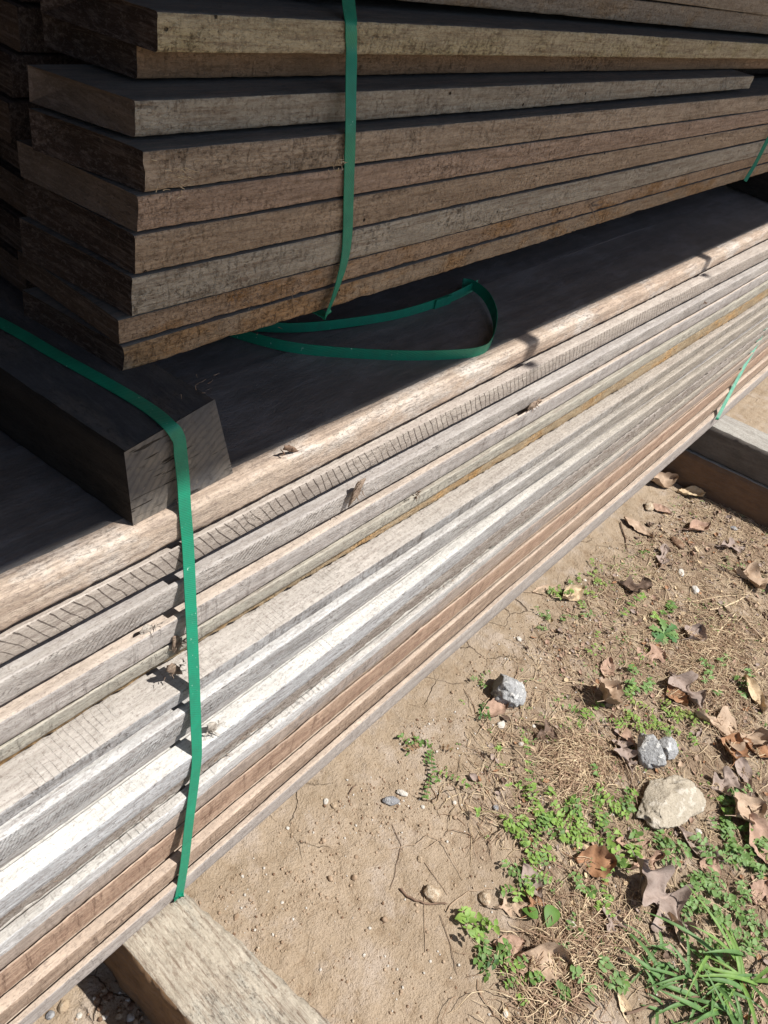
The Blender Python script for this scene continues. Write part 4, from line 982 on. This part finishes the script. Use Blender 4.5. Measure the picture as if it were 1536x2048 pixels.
chick(1300, 1430, 190, 60, 32, 6.5, D, 'yellow green weeds between the flat pinkish leaf and the grey rocks', 15, 0.04)
chick(1345, 1460, 120, 50, 14, 6, A, 'bright weeds just above the grey rocks', 16, 0.035)
chick(1190, 1435, 100, 40, 10, 7, A, 'weeds left of the yellow green ones, near the rolled brown leaf', 17, 0.035)
chick(1280, 1375, 90, 50, 12, 8, Cc, 'blue green weed under the flat pinkish leaf', 18, 0.03)
chick(1150, 1185, 120, 50, 24, 5, A, 'fine leaved vetch against the foot of the stack', 19, 0.03, step=0.005)
chick(1190, 1160, 60, 50, 12, 5, D, 'brighter tuft of fine vetch, right of the tan leaf pair', 20, 0.03, step=0.005)
chick(1080, 1245, 60, 30, 10, 4.6, Cc, 'small blue green sprigs below the tan leaf pair', 21, 0.02, step=0.005)
chick(1150, 1230, 70, 30, 10, 4.6, Cc, 'small blue green sprigs left of the arching rosette shoot', 22, 0.02, step=0.005)
arm(1225, 1235, 1285, 1205, 12, A, 'weed shoot with bright paired leaves left of the green rosette', 23, 0.02, .02, tip=6)
chick(1335, 1222, 60, 26, 7, 9, A, 'bright leaves right behind the green rosette', 24, 0.03)
chick(1450, 1130, 60, 30, 6, 5, Cc, 'sparse blue green sprigs beside the broad tan leaf', 25, 0.03)
chick(1275, 1100, 30, 16, 3, 5, B, 'tiny dark sprig on the pale soil', 26, 0.015)
chick(1200, 1290, 70, 30, 5, 5, A, 'sparse sprigs on the soil left of the flat pinkish leaf', 27, 0.03)
chick(962, 1357, 18, 8, 2, 5, Cc, 'tiny sprig left of the lone grey rock', 28, 0.01)
chick(955, 1432, 30, 12, 2, 6, B, 'tiny dark sprig below left of the lone grey rock', 29, 0.015)
chick(1460, 1355, 130, 80, 14, 9, Cc, 'round leaved blue green weeds at the right, above the large tan oak leaf', 30, 0.03)
chick(1450, 1430 + 170, 80, 50, 8, 10, [g_bl, g_br], 'round leaved weed left of the orange tan pointed leaf', 31, 0.03)
chick(1470, 1710, 140, 120, 44, 9, Cc, 'dense patch of round blue green leaves at the right picture edge', 32, 0.035)
chick(1420, 1800, 150, 90, 40, 8, Cc, 'clover-like patch right of the big curled oak leaf', 33, 0.035)
chick(1335, 1708, 70, 40, 10, 8, Cc, 'blue green sprigs above the big curled oak leaf', 34, 0.03)
chick(1420, 1905, 90, 50, 12, 7, Cc, 'low blue green weeds above the grass tuft', 35, 0.03)
chick(1500, 1870, 70, 60, 14, 8, Cc, 'low weeds at the right edge above the grass tuft', 36, 0.03)
chick(940, 1870, 50, 36, 7, 10, A, 'upright green weed at the left end of the litter', 37, 0.02, lift=.03)
chick(975, 1915, 80, 40, 10, 8, B, 'weed below the upright one at the left end of the litter', 38, 0.03)
chick(1030, 1955, 80, 50, 14, 6.5, A, 'fine leaved weed below the upright curled tan leaf', 39, 0.03)
chick(1180, 1975, 120, 40, 10, 9, Cc, 'low weeds left of the grass tuft near the bottom edge', 40, 0.03)
chick(1140, 1880, 60, 30, 4, 6, Cc, 'sparse sprigs right of the broad green leaves', 41, 0.03)
# two broad green leaves
fo = MB(); st = MB()
for px, py, an, s_ in ((1098, 1836, 200, 0.034), (1058, 1830, 100, 0.026)):
    p = G(px, py); base = p + Vector((-0.01, 0.01, 0.004)); d = Vector((math.cos(R_(an)), math.sin(R_(an)), 0.15))
    small_leaf(fo, Vector((p.x, p.y, zsoil(p.x, p.y) + 0.012)) - d * s_ / 2, d, Vector((0.2, 0, 1)), s_, s_ * .8, 0, 0.3, 8)
p0 = G(1075, 1862); p1 = G(1098, 1836); tube(st, [Vector((p0.x, p0.y, p0.z)), Vector((p1.x, p1.y, p1.z + .012))], .0008, .0006, 4)
rt_ = empty('seedling', tuple(p0), 'seedling with two broad plain green leaves beside the orange tan leaf', 'weed', 'small weeds on the soil')
for mb_, nm, mt in ((fo, 'leaves', [green('leaf_plain_green', (0.12, 0.24, 0.045), (0.09, 0.19, 0.035))]), (st, 'stem', [g_st])):
    o = mb_.obj(nm, mt, None); o.parent = rt_; o.location = -Vector(rt_.location)
# rosette
rng = random.Random(3); fo = MB(); c = G(1328, 1268); c = Vector((c.x, c.y, zsoil(c.x, c.y)))
for i in range(11):
    a = i * 2.4 + .3; d = Vector((math.cos(a), math.sin(a), rng.uniform(.25, .7))); L_ = rng.uniform(.034, .048)
    sd = d.cross(Vector((0, 0, 1))).normalized(); upv = sd.cross(d).normalized(); vs = []; fs = []; nn = 16
    for k in range(nn + 1):
        t = k / nn; w_ = L_ * (0.05 + 0.24 * max(0, (t - .15)) ** .7 * (1 if t < .8 else max(0.0, (1 - t) * 5) ** .6)) * (1 + .38 * math.sin(t * 26))
        q = c + Vector((0, 0, .003)) + d * t * L_ - Vector((0, 0, 1)) * L_ * .45 * t * t
        vs += [q - sd * w_ + upv * w_ * .25, q, q + sd * w_ + upv * w_ * .25]
    for k in range(nn): b = k * 3; fs += [(b, b + 1, b + 4, b + 3), (b + 1, b + 2, b + 5, b + 4)]
    fo.add(vs, fs, i % 2)
o = fo.obj('rosette', [g_bl, green('leaf_rosette', (0.10, 0.22, 0.075), (0.07, 0.17, 0.055))], None); tag(o, 'green rosette of scalloped leaves standing clear on the upper soil', 'weed', 'small weeds on the soil')
# grass tufts
def grass(px, py, n_, L0, L1, label, seed, spread, mats, lean=None, name='grass_tuft', wd=0.0075):
    rng = random.Random(seed); c = G(px, py); fo = MB()
    for i in range(n_):
        a = rng.uniform(0, 6.283) if lean is None or rng.random() < .25 else rng.gauss(lean, .7)
        q = Vector((c.x + rng.gauss(0, spread), c.y + rng.gauss(0, spread), 0)); q.z = zsoil(q.x, q.y)
        L_ = rng.uniform(L0, L1); up = rng.uniform(.35, 1.1); d = Vector((math.cos(a), math.sin(a), up)).normalized(); w_ = wd * rng.uniform(.6, 1.2); vs = []; fs = []; nn = 12
        sd = d.cross(Vector((0, 0, 1))).normalized(); dr = rng.uniform(.5, 1.1); tw = rng.gauss(0, .15)
        for k in range(nn + 1):
            t = k / nn; ww = w_ / 2 * (1 - t ** 2.5) * (.6 + .4 * min(1, t * 4)); p = q + d * L_ * t - Vector((0, 0, 1)) * L_ * dr * .55 * t * t + sd * tw * L_ * t * t
            p.z = max(p.z, zsoil(p.x, p.y) + .002)
            vs += [p - sd * ww + Vector((0, 0, ww * .5)), p, p + sd * ww + Vector((0, 0, ww * .5))]
        for k in range(nn): b = k * 3; fs += [(b, b + 1, b + 4, b + 3), (b + 1, b + 2, b + 5, b + 4)]
        fo.add(vs, fs, rng.choice((0, 0, 1)))
    o = fo.obj(name, mats, None); return tag(o, label, 'grass', 'grass tufts in the litter')
g_gr = green('grass_blue_green', (0.14, 0.26, 0.085), (0.09, 0.18, 0.055)); g_gr2 = green('grass_bright', (0.20, 0.34, 0.08), (0.14, 0.25, 0.06))
grass(1480, 1950, 24, .09, .19, 'big tuft of long green grass blades at the lower right corner', 1, .018, [g_gr2, g_gr], 2.6)
grass(1400, 1985, 16, .06, .13, 'blue green grass tuft left of the big corner tuft', 2, .02, [g_gr, g_gr], 2.2)
grass(1460, 2040, 14, .06, .12, 'grass tuft cut by the bottom edge of the picture', 3, .015, [g_gr, g_gr2], 3.0)
grass(1330, 1900, 9, .04, .08, 'sparse blue green grass below the big curled oak leaf', 4, .012, [g_gr, g_gr], 2.4, wd=.006)
grass(1300, 2000, 10, .03, .06, 'low grass left of the blue green tuft near the bottom edge', 5, .02, [g_gr, g_gr], None, wd=.005)
# ground-hugging sprouts beyond counting
mb = MB(); rng = random.Random(77); n = 0
while n < 1300:
    x = rng.uniform(0.75, 2.5); y = rng.uniform(-.48, .3); L_ = litter(x, y)
    pr = (0.5 if L_ > .12 else .3 if L_ > .02 else .05) * max(0, .25 + 1.7 * N3(x * 5, y * 5, 31)) + .02
    if rng.random() > pr: n += .05; continue
    n += 1; p = Vector((x, y, zsoil(x, y) + .001))
    for j in range(rng.randint(2, 6)):
        sz = rng.uniform(.002, .006); small_leaf(mb, p + Vector((rng.gauss(0, .002), rng.gauss(0, .002), rng.uniform(0, .003))), Vector((rng.gauss(0, 1), rng.gauss(0, 1), rng.uniform(.1, .9))), Vector((0, 0, 1)), sz, sz * .55, rng.randint(0, 2), nn=3)
tag(mb.obj('ground_cover', [g_md, g_bl, g_br]), kind='stuff')

# ------------------------------------------------------------------ twigs and straws one can tell apart
def twig(pts, r, mat, label, name='twig', lift=.002, cat='twig', k=6, arch=0.0):
    P_ = []
    g_ = [G(*q) for q in pts]
    for i in range(len(g_) - 1):
        for s in range(6):
            t = s / 6; q = g_[i].lerp(g_[i + 1], t); P_.append(q)
    P_.append(g_[-1]); n_ = len(P_)
    P_ = [Vector((q.x + .0015 * N3(i * .4, 1, r * 999), q.y + .0015 * N3(i * .4, 5, r * 999), zsoil(q.x, q.y) + r + lift * (.6 + .6 * N3(i * .3, 2, 3)) + arch * math.sin(i / (n_ - 1) * 3.14))) for i, q in enumerate(P_)]
    mb = MB(); tube(mb, P_, r, r * .7, k); o = mb.obj(name, mat, None)
    return tag(o, label, cat, 'twigs and straws on the soil')
tw_m = simple_mat('twig_brown', (0.20, 0.13, 0.09), (0.13, 0.085, 0.06), 90); tw_p = simple_mat('twig_pale', (0.40, 0.30, 0.21), (0.32, 0.23, 0.155), 90)
twig([(800, 1778), (815, 1795), (845, 1808), (893, 1808)], .0020, tw_m, 'crooked dark twig on the bare soil beside the flat buff stone')
twig([(893, 1824), (905, 1805), (940, 1782), (985, 1778)], .0011, tw_p, 'thin bent root continuing from the crooked dark twig')
twig([(850, 1700), (880, 1680), (905, 1720), (925, 1760)], .0007, tw_p, 'hair thin root looping over the bare soil', arch=.004)
twig([(772, 1700), (830, 1690), (855, 1672), (885, 1685)], .0006, tw_p, 'hair thin root crossing the middle of the bare soil', arch=.003)
twig([(848, 1770), (849, 1905)], .0006, tw_p, 'straight thin root running down from the flat buff stone')
twig([(850, 1725), (895, 1790)], .0006, tw_p, 'fine straight root above the crooked dark twig')
twig([(785, 1650), (802, 1690), (792, 1740), (780, 1780)], .0006, tw_m, 'fine dark root left of the crooked twig')
twig([(880, 1830), (900, 1890), (915, 1950)], .0006, tw_m, 'fine root at the left edge of the litter')
twig([(975, 1690), (1000, 1665), (1010, 1700)], .0012, tw_p, 'bent pale stalk left of the chickweed strip', arch=.01)
twig([(1370, 1203), (1500, 1190)], .0013, straw, 'long pale straw lying flat at the upper right', cat='straw')
twig([(1420, 1295), (1440, 1260), (1473, 1226)], .0022, straw, 'thick pale straw pointing at the rosette', cat='straw')
twig([(1418, 1222), (1450, 1215), (1490, 1196)], .0022, straw, 'thick pale straw under the long flat one', cat='straw')
twig([(1480, 1235), (1520, 1275), (1545, 1300)], .0032, tw_p, 'stout pale brown stalk at the right edge of the soil')
twig([(1490, 1200), (1540, 1245)], .0026, tw_m, 'dark stalk at the right edge beside the stout pale one')
twig([(1470, 1380), (1510, 1345), (1536, 1330)], .0016, straw, 'pale straw above the twisted pale leaf', cat='straw')
twig([(1190, 1455), (1225, 1490), (1260, 1560), (1280, 1630)], .0012, tw_p, 'long root along the right side of the dry root mat', arch=.006)
twig([(1040, 1440), (1100, 1450), (1130, 1480), (1165, 1500)], .0011, tw_p, 'curved root above the dry root mat', arch=.004)
twig([(1130, 1600), (1180, 1560), (1240, 1600)], .0008, tw_p, 'thin root in front of the dry root mat', arch=.006)
twig([(1130, 1840), (1180, 1862), (1240, 1880), (1280, 1930)], .0010, straw, 'pale straw running right from the broad green leaves', cat='straw')
twig([(1060, 1950), (1140, 1940), (1220, 1938)], .0012, straw, 'pale straw below the upright curled tan leaf', cat='straw')
twig([(1250, 2030), (1320, 2005), (1400, 1995)], .0022, tw_m, 'dark stalk running into the grass tuft at the bottom')
twig([(1075, 1990), (1070, 2048)], .0009, tw_m, 'thin dark root at the bottom edge')
twig([(1195, 1900), (1260, 1890), (1330, 1905)], .0009, straw, 'straw below the bluish grey leaf scrap', cat='straw')
twig([(697, 1588), (712, 1570)], .0012, tw_m, 'short splinter on the bare soil close to the lower stack')
twig([(1408, 1110), (1440, 1125), (1470, 1160)], .0012, tw_m, 'dark curved twig left of the broad tan leaf')
twig([(1240, 1045), (1250, 1080), (1252, 1100)], .0018, tw_m, 'dark stick beside the long tan bark-like leaf')

# ------------------------------------------------------------------ loose bits on the stacks
bits = wood('torn_fibre', (0.50, 0.40, 0.31), (0.36, 0.26, 0.19), pits=0.8, tex=1.5, dark=(0.07, 0.04, 0.03))
def tuft(px, py, y, n_, l_, r, label, seed, mat=None, d0=(0.2, -0.3, -0.2), name='torn_fibres', spread=0.006, cat='splinter', chunk=None):
    rng = random.Random(seed); c = ony(px, py, y); mb = MB()
    if chunk:
        a, b, ll = chunk; vs, fs = ico(3); dv = (ony(px + a, py + b, y) - c)
        ax_ = dv.normalized(); s1 = ax_.cross(Vector((0, 1, 0))).normalized(); s2 = ax_.cross(s1)
        out = []
        for v in vs:
            q = v * (1 + .35 * fbm(v.x * 2 + seed, v.y * 2, v.z * 2, 4)); t = q.x
            out.append(ax_ * t * dv.length * .5 + s1 * q.y * ll * (1 - .45 * t) + s2 * q.z * ll * .45)
        mb.add(out, fs)
    for i in range(n_):
        p = Vector((rng.gauss(0, spread), rng.uniform(-.002, 0), rng.gauss(0, spread * .6))); d = Vector((rng.gauss(d0[0], .7), rng.gauss(d0[1], .35), rng.gauss(d0[2], .6))).normalized(); pts = [p]
        for k in range(4):
            d = (d + Vector((rng.gauss(0, .16), rng.gauss(0, .12), rng.gauss(0, .16)))).normalized(); p = p + d * l_ * rng.uniform(.5, 1.2) / 4; pts.append(p)
        tube(mb, pts, r * rng.uniform(.6, 1.6), r * .3, 4)
    return tag(mb.obj(name, mat or bits, None, tuple(c)), label, cat, 'splinters and fibres on the stacks')
tuft(712, 985, 0.4045, 9, .012, .0006, 'torn splinter chunk standing off the edge of the third board', 1, spread=.004, chunk=(-26, 52, 0.0062))
tuft(298, 1262, 0.4150, 22, .008, .0007, 'frayed whitish fibre clump left of the green strap', 2, chunk=(26, 6, .0055), mat=wood('frayed_white', (0.6, 0.55, 0.48), (0.45, 0.4, 0.34), pits=.4))
tuft(352, 1290, 0.4060, 22, .008, .0007, 'frayed brown fibres tucked beside the green strap', 3, spread=.004, d0=(0, -.4, -.6), chunk=(4, 34, .0045))
tuft(350, 1340, 0.3990, 22, .006, .0008, 'crumbling brown fibres below the frayed ones beside the strap', 4, spread=.005, d0=(.3, -.4, -.2), chunk=(26, 14, .005))
tuft(1070, 808, 0.3970, 16, .010, .0009, 'small tan fibre clump in the crack under the slanting saw marks', 5, chunk=(26, -14, .006))
tuft(425, 1455, 0.3620, 14, .014, .0008, 'fibre scraps on the bright ledge right of the strap', 6, chunk=(10, 14, .006), mat=bpy.data.materials['frayed_white'])
tuft(582, 898, 0.4360, 5, .007, .0008, 'dark scrap of bark on the sunlit rim of the top board', 7, spread=.005, chunk=(26, 8, .003), mat=tw_m)
tuft(830, 990, 0.3985, 10, .008, .0007, 'dark torn notch fibres on the olive grey board', 8, spread=.004, mat=tw_m, d0=(.5, -.2, -.1))
tuft(540, 585, 0.5290, 60, 0.008, 0.0003, 'fringe of torn orange fibres on the second board of the upper stack', 9, spread=.030, d0=(.2, -.4, -.5))
tuft(455, 588, 0.5290, 40, 0.008, 0.0003, 'fringe of torn pale fibres left of the orange ones on the upper stack', 10, spread=.018, d0=(.1, -.4, -.7))
tuft(355, 356, 0.5305, 30, 0.007, 0.0004, 'straw scraps stuck to the wormholed board, left cluster', 11, spread=.012, mat=straw, d0=(.6, -.3, 0))
tuft(675, 327, 0.5305, 18, 0.007, 0.0004, 'straw scraps stuck to the wormholed board beside the strap', 12, spread=.007, mat=straw, d0=(.6, -.3, 0))
tuft(1180, 412, 0.5290, 5, .03, .0011, 'lifted wood splinter on the smooth greyish board of the upper stack', 13, spread=.004, d0=(1.2, -.2, .2))
tuft(400, 772, 0.4560, 10, .006, .0003, 'pale whiskers on the upper corner of the black block', 14, spread=.012, d0=(.4, -.2, .3))
tuft(1408, 598 + 8, 0.393, 5, .010, .0012, 'black knot scrap on the boards near the right picture edge', 15, spread=.003, mat=tw_m)
tuft(1300, 900, 0.3505, 0, .01, .001, 'small knot bump on the ledge near the right part of the lower stack', 16, chunk=(10, -6, .004)) if False else None
tuft(190, 1664, 0.3745, 0, .008, .0009, 'black chip on the grey board at the lower left', 17, spread=.002, mat=tw_m, chunk=(8, 6, .004))
tuft(240, 1700, 0.3550, 70, 0.008, 0.0005, 'shaggy fibres hanging between the white ledges, left of the strap', 18, spread=.04, d0=(.8, -.3, .2))
tuft(470, 1500, 0.3550, 40, .010, .0006, 'shaggy fibres hanging between the white ledges, right of the strap', 19, spread=.03, d0=(.8, -.3, .2))
tuft(900, 1190, 0.3500, 60, .009, .0006, 'dark flecked fibres between the white ledges in the middle of the stack', 20, spread=.05, d0=(.8, -.3, .2))
